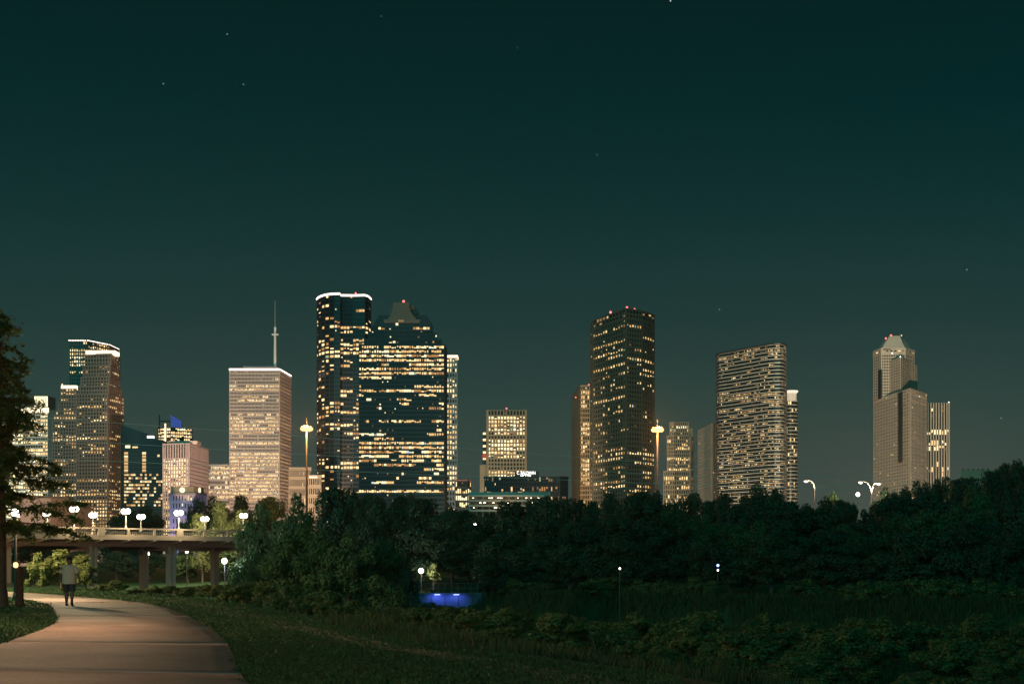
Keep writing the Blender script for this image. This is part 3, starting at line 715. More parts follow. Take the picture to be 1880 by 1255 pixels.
# S: beige grid slab
t = Tower('beige_grid_slab', 'unlit beige grid slab left of the curved glass tower', 20, px=1300, Y=1500)
pts, z = t.front([(1281.5, 790), (1307, 776), (1324, 784)], 1500, 776)
t.tier(pts, 0, z, 44, [13, 6], M['granite_pale'], M['glass'], .38, .4, .6, 30, lit=litfn(0, .95, .05))
t.done()

# T: curved glass tower
t = Tower('curved_banded_tower', 'curved glass tower with pale horizontal floor bands and warm lights', 21, px=1380, Y=1350)
pts, z = t.front([(1318.5, 657), (1316, 655), (1317, 652), (1321, 650), (1340, 646.8), (1360, 643), (1380, 639.2), (1396, 636), (1410, 633.5), (1422, 632.3), (1432, 632), (1438, 633), (1442, 636), (1443.5, 640)], 1350, 632)
pts = pts[1:]
t.tier(pts, 0, z, 60, [1, 2, 7, 7, 7, 6, 6, 5, 4, 3, 2, 1], M['spandrel_dark'], M['glass_blue'], .1, .22, .7, 30, cornice=1.4, ledge=M['spandrel_white'], winh=.46,
       lit=litfn(.06, .2, .26, 2, (0, 0, 3, 1, 4, 5), bands=((655, 662, .75, .5, 0), (722, 738, .9, .9, 0), (806, 813, .9, .9, 0), (780, 900, .38, .06, .1), (670, 720, .16, 0, .2))))
t.done()

# U: slim cylinder with lit drum and flat disc
t = Tower('slim_cylinder_tower', 'slim round tower with glowing drum and flared disc on top', 22, px=1453, Y=1420)
arc = [XY(1453 + 11 * math.cos(math.pi * (1 - k / 10)), 1420 - 6 * math.sin(math.pi * (1 - k / 10))) for k in range(11)]
t.tier(arc, 0, ZAT(737, 1420), 44, [1] * 10, M['spandrel_dark'], M['glass_blue'], .1, .22, .5, 8, ledge=M['spandrel_white'], lit=litfn(0, .3, .22, 1.3, (0, 1, 5)))
c = W(1453, 737, 1424) - t.base
MB().lathe([(4.7, 0), (4.7, 8.3)], 20, (c.x, c.y)).build('lit_drum', em('lit_drum', (1, .82, .56), .75), t.o, loc=(0, 0, c.z))
for k in range(20):
    a = 2 * math.pi * k / 20; link('drum_fin', ubox(M['spandrel_white']), t.o, (c.x + 4.8 * math.cos(a), c.y + 4.8 * math.sin(a), c.z + 4.1), (0, 0, a), (.5, .25, 8.2))
MB().lathe([(4.9, 8.3), (6.4, 9.4), (6.9, 10.6), (6.5, 10.9)], 24, (c.x, c.y)).build('disc', em('disc_underlight', (1, .86, .66), 1.1), t.o, loc=(0, 0, c.z))
t.done()

# V: pale stone tower with faceted pyramid
t = Tower('pyramid_top_tower', 'pale stone tower with faceted pyramid top on the right', 23, px=1650, Y=1400)
zr = ZAT(650, 1400)
rear = PT((1603.5, 1425), (1618, 1402), (1662, 1400), (1679, 1420))
t.tier(rear, ZAT(735, 1425), zr, 15, [4, 10, 4], M['granite_pale'], M['glass'], .34, .40, .25, 40, lit=None)
t.tier(rear, zr, ZAT(640, 1400), 1, [3, 6, 3], M['granite_pale'], M['glass'], .4, .5, .5, 40, lit=litfn(0, 0, .3, 1))
rl = [(x - t.base.x, y - t.base.y) for x, y in rear] + [(XY(1679, 1450)[0] - t.base.x, 50), (XY(1604, 1450)[0] - t.base.x, 50)]
tp = [(x - t.base.x, y - t.base.y) for x, y in PT((1627, 1428), (1633, 1410), (1652, 1409), (1658, 1426), (1656, 1442), (1629, 1442))]
MB().prism(rl, ZAT(640, 1400), ZAT(617, 1412), tp).build('pyramid_roof', M['granite_pale'], t.o)
for px0, px1, py in ((1622, 1636, 640.3), (1648, 1664, 638.5)):
    t.pxbox(px0, py, px1, py + 1.6, 1400.5, .6, M['glass'], 'roof_slot')
pts, z = t.front([(1617, 669), (1653.5, 656), (1684, 672)], 1375, 656)
t.tier(pts, ZAT(735, 1425), z, 14, [12, 8], M['granite_pale'], M['glass'], .34, .40, .25, 40, lit=None)
pts, z = t.front([(1603.8, 735), (1671, 713), (1701.5, 723)], 1330, 713)
t.tier(pts, 0, z, 52, [23, 12], M['granite_pale'], M['glass'], .34, .40, .25, 60, lit=litfn(0, .97, .1, 2, (4,), bands=((716, 738, .5, .3, .2),)))
for px, y0, y1, Yv in ((1617.5, 678, 731, 1400), (1655, 721, 848, 1338)):
    t.pxbox(px - 1.8, y0, px + 1.8, y1, Yv, 8, M['glass'], 'vertical_slot')
for px, py in ((1626.5, 621), (1636, 615.5)): t.beacon(px, py, 1425, r=.9)
t.beacon(1655, 615.5, 1425, M['win'][1], .6); t.beacon(1638, 648, 1385, M['crown'], .6); t.beacon(1653, 654.5, 1374, M['crown'], .6)
t.done()

# W: striped tower
t = Tower('striped_tower', 'slim tower with vertical pale stripes behind the pyramid topped tower', 24, px=1722, Y=1600)
t.tier(PT((1694, 1600), (1743, 1600)), 0, ZAT(739, 1600), 30, [10], M['granite_pale'], M['glass'], .42, .0, .9, 30,
       lit=litfn(.06, .5, .16, 1.6, (1, 5, 2), bands=((790, 800, .9, .9, 0), (816, 824, .8, .6, 0))))
t.beacon(1742, 738, 1602, M['crown'], .6)
t.done()

# low pale building behind the bridge
t = Tower('low_pale_building', 'low pale pink building with three rows of small windows behind the bridge', 25, cat='building', px=110, Y=520)
pts = PT((20, 505), (93, 515), (168, 556))
t.block(pts, 0, ZAT(914, 515), M['travertine'], 20)
for r in range(3):
    for k in range(8):
        px = 97 + k * 3.6; Yp = 515 + (px - 93) / 75 * 41 - .25
        p = W(px, 921 + r * 6.5, Yp) - t.base
        link('window', ubox(M['glass']), t.o, p, (0, 0, math.atan2(41, XY(168, 556)[0] - XY(93, 515)[0])), (.34, .3, .5))
t.block(PT((30, 518), (127, 540)), ZAT(914, 515), ZAT(907.5, 520), M['travertine'], 14, 'upper_storey')
t.done()

# low lit parking deck below the hotel
t = Tower('parking_deck', 'low warm lit parking deck below the hotel above the trees', 26, cat='building', px=930, Y=900)
for k in range(4):
    t.pxbox(860, 908 + k * 9, 1010, 911.5 + k * 9, 900, 30, M['granite_pale'], 'deck_slab')
t.pxbox(860, 903, 1010, 1031, 915, 20, M['granite_pale'], 'back_wall')
for k in range(13): t.pxbox(862 + k * 12, 908, 863 + k * 12, 1031, 900.5, .6, M['granite_pale'], 'column')
rg = random.Random(5)
for k in range(26):
    px, py = rg.uniform(866, 990), rg.choice((913.5, 922.5, 931.5))
    t.pxbox(px, py - .5, px + rg.uniform(1, 4), py + .6, 903, .5, M['lamp_pink'], 'ceiling_lamp')
light('deck_light', 'POINT', t.o, W(930, 916, 880) - t.base, 7000, (1, .74, .42), shadow_soft_size=2)
t.done()
t = Tower('low_white_block', 'tiny pale lit block at the left end of the parking deck', 27, cat='building', px=873, Y=1000)
t.block(PT((864, 1000), (886, 1000)), 0, ZAT(910, 1000), M['spandrel_white'], 15)
for k in range(4): t.pxbox(865 + k * 5, 911, 866 + k * 5, 921, 999.4, .6, M['steel_white'], 'rib')
t.done()
t = Tower('roof_on_hill', 'low flat roofed building half hidden by trees at right', 28, cat='building', px=1800, Y=420)
t.block(PT((1765, 420), (1835, 420)), 0, ZAT(862, 420), M['tan'], 20)
for k in range(6): t.pxbox(1768 + k * 9, 859.5, 1770 + k * 9, 862, 425, .4, M['roof_dark'], 'vent')
t.done()

# ------------------------------------------------------------------ unseen floodlights added to light the tower walls
def flood(px, Y, target, energy, col, size=30, label=None):
    x, y = XY(px, Y); o = thing('added_floodlight', label, 'floodlight', (x, y, gz(x, y)), 0, 'unseen floodlights added to light the towers')
    MB().tube([(0, 0, 0), (0, 0, 9)], [.16, .1], 8).build('post', M['steel'], o)
    MB().box(-.6, .6, -.2, .35, 9, 9.9).build('head', M['steel_dark'], o)
    MB().box(-.52, .52, .36, .42, 9.08, 9.82).build('lens', M['lamp_pink'], o)
    l = light('beam', 'SPOT', o, (0, 1.0, 9.5), energy, col, spot_size=R(size), spot_blend=.6, shadow_soft_size=1.0)
    v = Vector(target) - Vector((x, y + 1, 9.5 + gz(x, y))); l.rotation_euler = v.to_track_quat('-Z', 'Y').to_euler()
WARM, PINK, ORG = (1, .70, .44), (1, .68, .52), (1, .58, .26)
for px, Y, tg, E, c, s_, lb in (      # E: light that reaches the wall
    (160, 1150, W(165, 790, 1700), 0.85, WARM, 42, 'added floodlight lighting the stepped brown tower'),
    (362, 1205, W(345, 880, 1500), 1.0, PINK, 30, 'added floodlight lighting the finned mauve tower'),
    (335, 950, W(340, 896, 1150), 2.4, WARM, 6, 'added floodlight lighting the clock storey of the hall'),
    (470, 1130, W(475, 790, 1620), 2.5, (1, .68, .46), 36, 'added floodlight lighting the pink slab tower'),
    (556, 1250, W(552, 890, 1500), .45, WARM, 12, 'added floodlight lighting the low tan block'),
    (852, 1335, W(828, 780, 1650), 1.6, PINK, 50, 'added floodlight lighting the slim grid tower'),
    (741, 850, W(741, 568, 1275), .45, WARM, 7, 'added floodlight lighting the stepped stone crown'),
    (925, 1140, W(928, 850, 1300), 2.0, WARM, 90, 'added floodlight lighting the square window tower'),
    (1035, 1190, W(1057, 850, 1450), 2.0, ORG, 42, 'added floodlight lighting the narrow tower side'),
    (1145, 800, W(1145, 740, 1190), .32, WARM, 46, 'added floodlight lighting the dark faceted tower'),
    (1245, 1500, W(1247, 860, 1900), .75, WARM, 26, 'added floodlight lighting the small stepped tower'),
    (1300, 1140, W(1300, 860, 1500), .7, WARM, 22, 'added floodlight lighting the beige grid slab'),
    (1385, 940, W(1380, 780, 1350), .5, WARM, 42, 'added floodlight lighting the curved banded tower'),
    (1668, 640, W(1650, 740, 1370), 2.7, WARM, 40, 'added floodlight lighting the pyramid topped tower'),
    (1740, 1230, W(1722, 840, 1600), .9, WARM, 26, 'added floodlight lighting the striped tower'),
    (100, 430, W(110, 925, 530), 1.1, PINK, 60, 'added floodlight lighting the low pale building')):
    d_ = (Vector(tg) - Vector((*XY(px, Y), 10))).length; e = E * 4 * math.pi * d_ * d_
    flood(px, Y, tg, e, c, s_, lb)

# ------------------------------------------------------------------ bridge
P0 = Vector((*XY(40, 163), 0)); P1 = Vector((*XY(470, 188), 0)); UD = (P1 - P0).normalized(); BANG = math.atan2(UD.y, UD.x)
BR = thing('road_bridge', 'old concrete road bridge with baluster railing on tall piers', 'bridge', P0, BANG)
U0, U1, BW = -28.0, 42.0, 16.5
ZD = 4.68
def u_of(px):       # distance along the front edge that shows at this pixel column
    k = (px - CX) / F; return (k * P0.y - P0.x) / (UD.x - k * UD.y)
link('deck', ubox(M['concrete']), BR, ((U0 + U1) / 2, BW / 2, ZD - .2), (0, 0, 0), (U1 - U0, BW, .4))
link('roadway', ubox(pm('asphalt', (.05, .05, .05), .9, .2, .5)), BR, ((U0 + U1) / 2, BW / 2, ZD + .012), (0, 0, 0), (U1 - U0, BW - 1.6, .02))
for v in (1.7, 6.2, 10.6, BW - 1.7): link('girder', ubox(M['concrete_red']), BR, ((U0 + U1) / 2, v, ZD - .8), (0, 0, 0), (U1 - U0, .42, .80))
bal = MB().lathe([(.055, 0), (.055, .08), (.035, .14), (.07, .34), (.035, .54), (.055, .60), (.055, .66)], 6).mesh('baluster', M['concrete'])
us = sorted([u_of(187), u_of(331)]); pitch = us[1] - us[0]
posts = [us[0] + pitch * k / 3 for k in range(-9, 12) if U0 < us[0] + pitch * k / 3 < U1]
for v in (.22, BW - .22):
    link('rail_plinth', ubox(M['concrete']), BR, ((U0 + U1) / 2, v, ZD + .10), (0, 0, 0), (U1 - U0, .30, .2))
    link('rail_coping', ubox(M['concrete']), BR, ((U0 + U1) / 2, v, ZD + .96), (0, 0, 0), (U1 - U0, .34, .18))
    for k, u in enumerate(posts):
        big = abs(((u - us[0]) / pitch) - round((u - us[0]) / pitch)) < .05
        link('rail_post', ubox(M['concrete']), BR, (u, v, ZD + .53), (0, 0, 0), (.95 if big else .34, .46 if big else .38, 1.12 if big else 1.0))
    u = -5.0
    while u < (38 if v < 5 else 26):
        if min(abs(u - q) for q in posts) > .3: link('baluster', bal, BR, (u, v, ZD + .2))
        u += .30
brk = MB(); prof_ = [(-.15, -.4), (1.5, -.4), (1.5, -.85), (1.1, -.8), (-.15, -.52)]
for x in (-.16, .16): brk.v += [(x, a, b) for a, b in prof_]
brk.f = [(4, 3, 2, 1, 0), (5, 6, 7, 8, 9)] + [(i, (i + 1) % 5, 5 + (i + 1) % 5, 5 + i) for i in range(5)]
brk = brk.mesh('bracket', M['concrete'])
for u in posts: link('bracket', brk, BR, (u, 0.02, ZD))
bents = [us[0] - .3 + pitch * k for k in range(-2, 4)]
hn = MB()
for s_ in (-1, 1):       # haunch: curved web widening into the girder
    pr = [(0, -1.2), (s_ * 2.6, -1.2), (s_ * 1.5, -1.35), (s_ * .8, -1.6), (s_ * .45, -2.1), (0, -2.1)]
    n0 = len(hn.v)
    for y in (-.2, .2): hn.v += [(a, y, b) for a, b in pr]
    k = len(pr); hn.f += [tuple(range(n0, n0 + k)), tuple(range(n0 + 2 * k - 1, n0 + k - 1, -1))] + [(n0 + i, n0 + k + i, n0 + k + (i + 1) % k, n0 + (i + 1) % k) for i in range(k)]
hn = hn.mesh('haunch', M['concrete_red'])
for u in bents:
    for v in (1.7, 7.6):
        p = P0 + UD * u + Vector((-UD.y, UD.x, 0)) * v; zg = gz(p.x, p.y) - .3
        pr = link('pier', ubox(M['concrete']), BR, (u, v, (zg + ZD - 1.15) / 2), (0, 0, 0), (.82, .82, ZD - 1.15 - zg))
        if v == 1.7:
            link('haunch', hn, BR, (u, v, ZD))
            for d in (-.33, .33): link('pilaster', ubox(M['concrete']), BR, (u + d, v - .44, (zg + ZD - 1.3) / 2), (0, 0, 0), (.26, .16, ZD - 1.4 - zg))
            link('pier_cap', ubox(M['concrete']), BR, (u, v, ZD - 2.2), (0, 0, 0), (1.15, 1.1, .22))
    link('cross_beam', ubox(M['concrete_red']), BR, (u, BW / 2, ZD - 1.4), (0, 0, 0), (.6, BW - 2.5, .5))

def globe_mesh(r, mat): return MB().lathe([(r * .35, -r), (r * .8, -r * .6), (r, 0), (r * .8, r * .6), (r * .3, r * .97)], 12).mesh('globe', mat, True)
G_L = globe_mesh(.33, M['lamp'])
def bridge_lamp(px, py, Y, label, energy, side=-1):
    x, y = XY(px, Y); zt = ZAT(py, Y); o = thing('bridge_lamp', label, 'street lamp', (x, y, ZD + 1.05), BANG, 'twin globe lamps along the bridge railings')
    h = zt - ZD - 1.05
    MB().lathe([(.16, 0), (.16, .1), (.10, .22), (.075, .4), (.055, h - .35)], 10).build('post', M['steel'], o)
    MB().tube([(0, -.46, h - .33), (0, -.3, h - .4), (0, 0, h - .35), (0, .3, h - .4), (0, .46, h - .33)], .035, 6).build('cross_arm', M['steel'], o)
    for s_ in (-1, 1):
        link('globe', G_L, o, (0, s_ * .46, h), (0, 0, 0))
    MB().lathe([(.03, 0), (.06, .05), (.02, .25)], 8).build('finial', M['steel'], o, loc=(0, 0, h - .35))
    light('lamp_light', 'POINT', o, (0, .95 * side, h), energy, (1, .78, .48), shadow_soft_size=.2)
NV = Vector((-UD.y, UD.x, 0))
def on_bridge(px, v):
    o = P0 + NV * v; k = (px - CX) / F; u = (k * o.y - o.x) / (UD.x - k * UD.y); return (o + UD * u).y
for px, py, v, lb in ((136, 934, .22, 'front railing twin globe lamp nearest the cypress'), (231, 938, .22, 'front railing twin globe lamp below the black glass tower'),
                      (328, 941, .22, 'front railing twin globe lamp below the clock hall'), (171, 945, BW - .22, 'rear railing twin globe lamp above the left pier'),
                      (259, 948, BW - .22, 'rear railing twin globe lamp in the middle of the bridge'), (376, 952, BW - .22, 'rear railing twin globe lamp among the lit tree leaves'),
                      (447, 946, BW - .22, 'twin globe lamp at the right end of the bridge'), (86, 942, BW - .22, 'rear railing lamp seen through the cypress branches')):
    bridge_lamp(px, py, on_bridge(px, v), lb, 2300 if v < 5 else 5200, -1 if v < 5 else 1)

# ------------------------------------------------------------------ other lamps
def high_mast(px, py, ybase, Y, label, energy):
    x, y = XY(px, Y); zb = gz(x, y); h = ZAT(py, Y) - zb
    o = thing('high_mast_light', label, 'street lamp', (x, y, zb), 0, 'orange high mast lights')
    MB().tube([(0, 0, 0), (0, 0, h * .5), (0, 0, h + .6)], [.45, .34, .2], 10).build('pole', M['mast_steel'], o)
    MB().tube([(1.2 * math.cos(a), 1.2 * math.sin(a), h) for a in np.linspace(0, 2 * math.pi, 17)], .09, 6).build('ring', M['steel'], o)
    hd = MB().lathe([(.25, .3), (.42, .1), (.48, -.25)], 10).mesh('lamp_head', M['steel_dark']); ln = MB().lathe([(.47, -.2), (.70, -.5), (.68, -.9), (.34, -1.25)], 10).mesh('lamp_lens', M['lamp_orange'])
    for k in range(8):
        a = math.pi * 2 * (k + .5) / 8; c = (1.35 * math.cos(a), 1.35 * math.sin(a), h)
        link('lamp_head', hd, o, c); link('lamp_lens', ln, o, c)
    MB().tube([(0, 0, h + .6), (0, 0, h + 2.6)], .04, 5).build('lightning_rod', M['steel_dark'], o)
    light('lamp_light', 'POINT', o, (0, -2.4, h - .6), energy, (1, .42, .12), shadow_soft_size=.8)
high_mast(563, 783, 905, 450, 'orange high mast light left of the tallest glass tower', 170000)
high_mast(1207, 785, 900, 450, 'orange high mast light right of the dark faceted tower', 170000)
def arm_light(px, py, heads, Y, label, energy):
    x, y = XY(px, Y); zb = gz(x, y); zt = ZAT(py, Y)
    o = thing('road_light', label, 'street lamp', (x, y, zb), 0, 'curved arm road lights on the right')
    MB().tube([(0, 0, 0), (0, 0, zt - zb)], [.2, .12], 8).build('pole', M['mast_steel'], o)
    for hx, hy in heads:
        e = W(hx, hy, Y); ex, ez = e.x - x, e.z - zb; b = zt - zb
        MB().tube([(0, 0, b - .1), (ex * .12, 0, b + (ez - b) * .55), (ex * .42, 0, b + (ez - b) * .95), (ex * .8, 0, ez + .1)], [.12, .1, .08, .06], 6).build('arm', M['steel'], o)
        s_ = 1 if ex > 0 else -1
        MB().box(min(ex * .75, ex * .75 + s_ * 1.2), max(ex * .75, ex * .75 + s_ * 1.2), -.2, .2, ez, ez + .2).build('lamp_head', M['steel_dark'], o)
        MB().lathe([(.12, -.42), (.36, -.3), (.45, -.1), (.4, 0)], 10).build('lamp_lens', M['lamp_pink'], o, loc=(ex, 0, ez - .02))
        light('lamp_light', 'POINT', o, (ex, 0, ez - .75), energy, (1, .74, .46), shadow_soft_size=.5)
arm_light(1496, 897, [(1480, 882)], 340, 'single arm road light on the left above the dark trees', 8000)
arm_light(1600, 905, [(1580, 884), (1613, 887)], 340, 'double arm road light by the pyramid topped tower', 9000)

def park_lamp(px, py, Y, label, energy, col=(1, .88, .68), mat='lamp', r=.16, group='small park lamps among the trees'):
    x, y = XY(px, Y); zb = gz(x, y); h = ZAT(py, Y) - zb
    o = thing('park_lamp', label, 'street lamp', (x, y, zb), 0, group)
    MB().lathe([(.11, 0), (.11, .15), (.06, .3), (.045, max(.4, h - .25))], 8).build('post', M['steel_dark'], o)
    MB().lathe([(.06, 0), (.16, .06), (.18, .1)], 8).build('lamp_base', M['steel_dark'], o, loc=(0, 0, max(.4, h - .27)))
    link('globe', globe_mesh(r, M[mat]), o, (0, 0, h))
    MB().lathe([(.24, .0), (.12, .1), (.02, .18)], 8).build('lamp_cap', M['steel_dark'], o, loc=(0, 0, h + r))
    if energy: light('lamp_light', 'POINT', o, (r + .22, -.12, h + .02), energy, col, shadow_soft_size=.2)
park_lamp(773, 1047, 163, 'bright park lamp beside the small yellow lit tree', 700, r=.3)
park_lamp(1138, 1043, 137, 'white park lamp in the dark trees below the faceted tower', 6, r=.09)
park_lamp(1318, 1046, 138, 'park lamp with a blue globe below the curved banded tower', 4, r=.08)
park_lamp(1610, 1034, 137, 'lone white park lamp in the dark wood at right', 4, r=.1)
park_lamp(1877, 1030, 137, 'warm park lamp at the right edge of the picture', 8, (1, .6, .3), 'lamp_orange', .14)
park_lamp(872, 962, 300, 'park lamp high in the trees below the hotel', 60, r=.3)
park_lamp(272, 1016, 196, 'small white lamp under the middle of the bridge', 120, r=.2)
park_lamp(343, 1012, 200, 'small white lamp under the right part of the bridge', 260, r=.22)
park_lamp(412, 1029, 152, 'bright violet white lamp under the right end of the bridge', 1800, (.85, .85, 1), 'lamp', .3)
park_lamp(1575, 907, 420, 'small far lamp left of the double arm road light', 200, r=.6)
lo = MB().lathe([(.05, -.12), (.12, -.06), (.12, .06), (.05, .12)], 8)
bl = [o for o in COL.objects if o.get('label', '').startswith('park lamp with a blue')][0]
lo.build('blue_globe', M['lamp_blue'], bl, loc=(0, 0, ZAT(1039, 138) - gz(*XY(1318, 138)) + .1))

# path lamp behind the cypress, and path lamps on the camera's side of the path
def path_lamp(x, y, h, label, energy, col):
    zb = gz(x, y); o = thing('path_lamp', label, 'street lamp', (x, y, zb), 0, 'lamps along the concrete path')
    MB().lathe([(.12, 0), (.12, .2), (.07, .35), (.05, h - .2)], 10).build('post', M['steel_dark'], o)
    MB().lathe([(.08, 0), (.16, .1), (.17, .16)], 10).build('lamp_base', M['steel_dark'], o, loc=(0, 0, h - .3))
    link('globe', globe_mesh(.17, M['lamp']), o, (0, 0, h))
    MB().lathe([(.24, 0), (.2, .06), (.05, .18)], 10).build('lamp_cap', M['steel_dark'], o, loc=(0, 0, h + .16))
    light('lamp_light', 'POINT', o, (.36 if x < 0 else -.36, .1, h - .05), energy, col, shadow_soft_size=.15)
path_lamp(-20.95, 60.0, 3.7, 'path lamp glowing behind the cypress branches', 1900, (1, .68, .40))
path_lamp(-13.6, 34.0, 5.0, 'warm path lamp left of the concrete path', 2000, (1, .53, .26))
path_lamp(-62, 142, 4.6, 'warm path lamp near the left end of the bridge', 8000, (1, .62, .34))
path_lamp(-31.5, 79, 7.5, 'tall path lamp further along the bend beside the bright shrub', 15000, (1, .76, .38))
path_lamp(-9.8, 12.0, 5.0, 'warm path lamp beside the near end of the path', 2000, (1, .53, .26))

# post with a small lantern at the foot of the cypress
gpx, gpy = XY(36, 52.5)
o = thing('lantern_post', 'dark post with a small glowing lantern below the cypress', 'post', (gpx, gpy, gz(gpx, gpy)))
MB().lathe([(.17, 0), (.15, .3), (.14, 1.4), (.11, 1.46)], 10).build('post', M['bark'], o)
MB().lathe([(.05, 0), (.09, .05), (.09, .16), (.04, .2)], 8).build('lantern', em('lantern_glow', (1, .62, .26), 2.2), o, loc=(-.10, -.12, 1.42))

# ------------------------------------------------------------------ overhead wires
def pole(px, Y, ztop, label):
    x, y = XY(px, Y); zb = gz(x, y); o = thing('utility_pole', label, 'utility pole', (x, y, zb), 0, 'utility poles carrying the overhead wires')
    MB().tube([(0, 0, -.2), (0, 0, ztop - zb)], [.28, .18], 8).build('pole', M['bark'], o)
    for d in (.6, 3.6, 6.6): MB().box(-.15, .15, -1.2, .2, ztop - zb - d, ztop - zb - d + .2).build('cross_arm', M['bark'], o)
YW = 300
pole(-60, 260, ZAT(755, 262), 'utility pole out at the left of the overhead wires')
pole(1745, 330, ZAT(885, 330), 'utility pole in the trees at right carrying the wires')
for y0, ym, y1, lb in ((757, 822, 893, 'highest overhead wire crossing in front of the towers'), (797, 850, 899, 'middle overhead wire crossing in front of the towers'), (834, 873, 905, 'lowest overhead wire crossing in front of the towers')):
    pts = []
    for px in np.linspace(-60, 1745, 40):
        t_ = (px + 60) / 1805; py = y0 * (1 - t_) * (1 - 2 * t_) + 4 * ym * t_ * (1 - t_) + y1 * t_ * (2 * t_ - 1)
        pts.append(W(px, py, 260 + 70 * t_ - .5))
    tag(MB().tube(pts, .035, 4).build('overhead_wire', M['steel_white']), lb, 'wire', 'overhead wires')

# ------------------------------------------------------------------ blue lit wall with footpath railing
wx0, wx1 = XY(742, 150)[0], XY(892, 150)[0]
wall = thing('retaining_wall', 'blue lit concrete retaining wall at the water edge', 'wall', ((wx0 + wx1) / 2, 150, -3.6))
hw = (wx1 - wx0) / 2
for k in range(6):
    a = -hw + k * hw / 3; MB().box(a + .02, a + hw / 3 - .02, 0, .5, -.6, 1.75).build('wall_panel', M['concrete_dark'], wall)
MB().box(-hw - .1, hw + .1, -.12, .62, 1.75, 1.95).build('coping', M['concrete_dark'], wall)
for k in range(13): MB().box(-.05, .05, .25, .35, 1.95, 3.0).build('rail_post', M['steel_dark'], wall, loc=(-hw + .2 + k * (2 * hw - .4) / 12, 0, 0))
for z in (2.45, 2.95): MB().box(-hw, hw, .27, .33, z - .03, z + .03).build('rail', M['steel_dark'], wall)
for px, e in ((803, 40), (838, 30)):
    x = XY(px, 150)[0] - (wx0 + wx1) / 2
    MB().box(-.3, .3, -.45, -.12, 1.74, 1.79).build('blue_light_bar', M['lamp_blue'], wall, loc=(x, 0, 0))
    light('blue_light', 'AREA', wall, (x, -.55, 1.68), e * 1.3, (.07, .13, 1.0), shape='RECTANGLE', size=1.6, size_y=.3).rotation_euler = (R(30), 0, 0)

# ------------------------------------------------------------------ vegetation
FOL = {'dark': foliage('dark_leaves', (0.018, 0.046, 0.028), (0.052, 0.094, 0.050)), 'mid': foliage('mid_leaves', (0.032, 0.070, 0.028), (0.085, 0.135, 0.05)),
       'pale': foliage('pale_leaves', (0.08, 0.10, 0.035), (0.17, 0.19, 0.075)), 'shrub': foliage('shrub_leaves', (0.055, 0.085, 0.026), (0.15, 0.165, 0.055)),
       'reed': foliage('weed_blades', (0.026, 0.05, 0.020), (0.065, 0.088, 0.034)), 'grass': foliage('grass_blades', (0.020, 0.055, 0.020), (0.040, 0.085, 0.032), .3),
       'cypress': foliage('cypress_needles', (0.04, 0.065, 0.016), (0.12, 0.14, 0.036), .45)}
def leaves(P, N, size, rs, aspect=.55, jitter=.9):
    n = len(P); d = rs.normal(size=(n, 3)); nn = N + jitter * rs.normal(size=(n, 3)) * .6; nn /= np.linalg.norm(nn, axis=1)[:, None]
    t = np.cross(nn, d); t /= np.linalg.norm(t, axis=1)[:, None] + 1e-9; b = np.cross(nn, t)
    s = size * rs.uniform(.6, 1.35, (n, 1)); L, Wd = t * s, b * s * aspect
    V = np.stack([P - L, P + Wd * .9 - L * .1, P + L + nn * s * .25, P - Wd * .9 - L * .1], 1).reshape(-1, 3)
    return V, np.arange(4 * n).reshape(n, 4)
def crown_mesh(name, seed, mat, nl=9000, size=.021, lobes=20, flat=.8, low=.22, spread=.36):
    rs = np.random.RandomState(seed); C, Rr = [], []
    for k in range(lobes):
        h = rs.uniform(low, .88); wmax = spread * math.sqrt(max(.06, 1 - ((h - .55) / .5) ** 2)); a = rs.uniform(0, 6.283); r = wmax * rs.uniform(.35, 1.0)
        C.append((r * math.cos(a), r * math.sin(a), h)); Rr.append(rs.uniform(.09, .17))
    C.append((0, 0, .86)); Rr.append(.13); C.append((0, 0, .58)); Rr.append(.24)
    C, Rr = np.array(C), np.array(Rr); w = Rr ** 2 / np.sum(Rr ** 2); li = rs.choice(len(C), nl, p=w)
    d = rs.normal(size=(nl, 3)); d /= np.linalg.norm(d, axis=1)[:, None]
    ph = rs.uniform(0, 6.283, (len(C), 3)); lump = 1 + .16 * np.sin(d[:, 0] * 6 + ph[li, 0]) * np.sin(d[:, 1] * 6 + ph[li, 1]) + .12 * np.sin(d[:, 2] * 9 + ph[li, 2])
    rad = Rr[li] * lump * rs.uniform(.45, 1.05, nl) ** .5
    P = C[li] + d * rad[:, None] * np.array([1, 1, flat])
    V, Fq = leaves(P, d + np.array([0, 0, .35]), size, rs)
    return np_mesh(name, V, Fq, mat), C
def trunk_mesh(name, seed, C, base=.028):
    rs = np.random.RandomState(seed + 50); m = MB()
    m.tube([(0, 0, -.03), (0, 0, .02), (rs.uniform(-.015, .015), rs.uniform(-.015, .015), .25), (rs.uniform(-.02, .02), 0, .55), (0, 0, .8)], [base * 1.5, base, base * .8, base * .5, base * .15], 7)
    for c in C[::3]:
        h = max(.12, c[2] * .5); m.tube([(0, 0, h), (c[0] * .5, c[1] * .5, (h + c[2]) / 2 + .02), (c[0] * .95, c[1] * .95, c[2])], [base * .45, base * .28, base * .1], 5)
    return m.mesh(name, M['bark'])
PROTO = {}
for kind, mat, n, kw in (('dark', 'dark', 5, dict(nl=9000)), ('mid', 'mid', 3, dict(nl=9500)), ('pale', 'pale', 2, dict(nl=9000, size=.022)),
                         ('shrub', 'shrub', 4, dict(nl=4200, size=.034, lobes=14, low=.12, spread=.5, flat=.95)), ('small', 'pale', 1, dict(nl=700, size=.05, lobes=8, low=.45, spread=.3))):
    for k in range(n):
        cmsh, C = crown_mesh(kind + '_crown', 100 + k * 7 + len(kind), FOL[mat], **kw)
        PROTO.setdefault(kind, []).append((cmsh, trunk_mesh(kind + '_trunk', k, C, .028 if kind not in ('shrub',) else .02)))
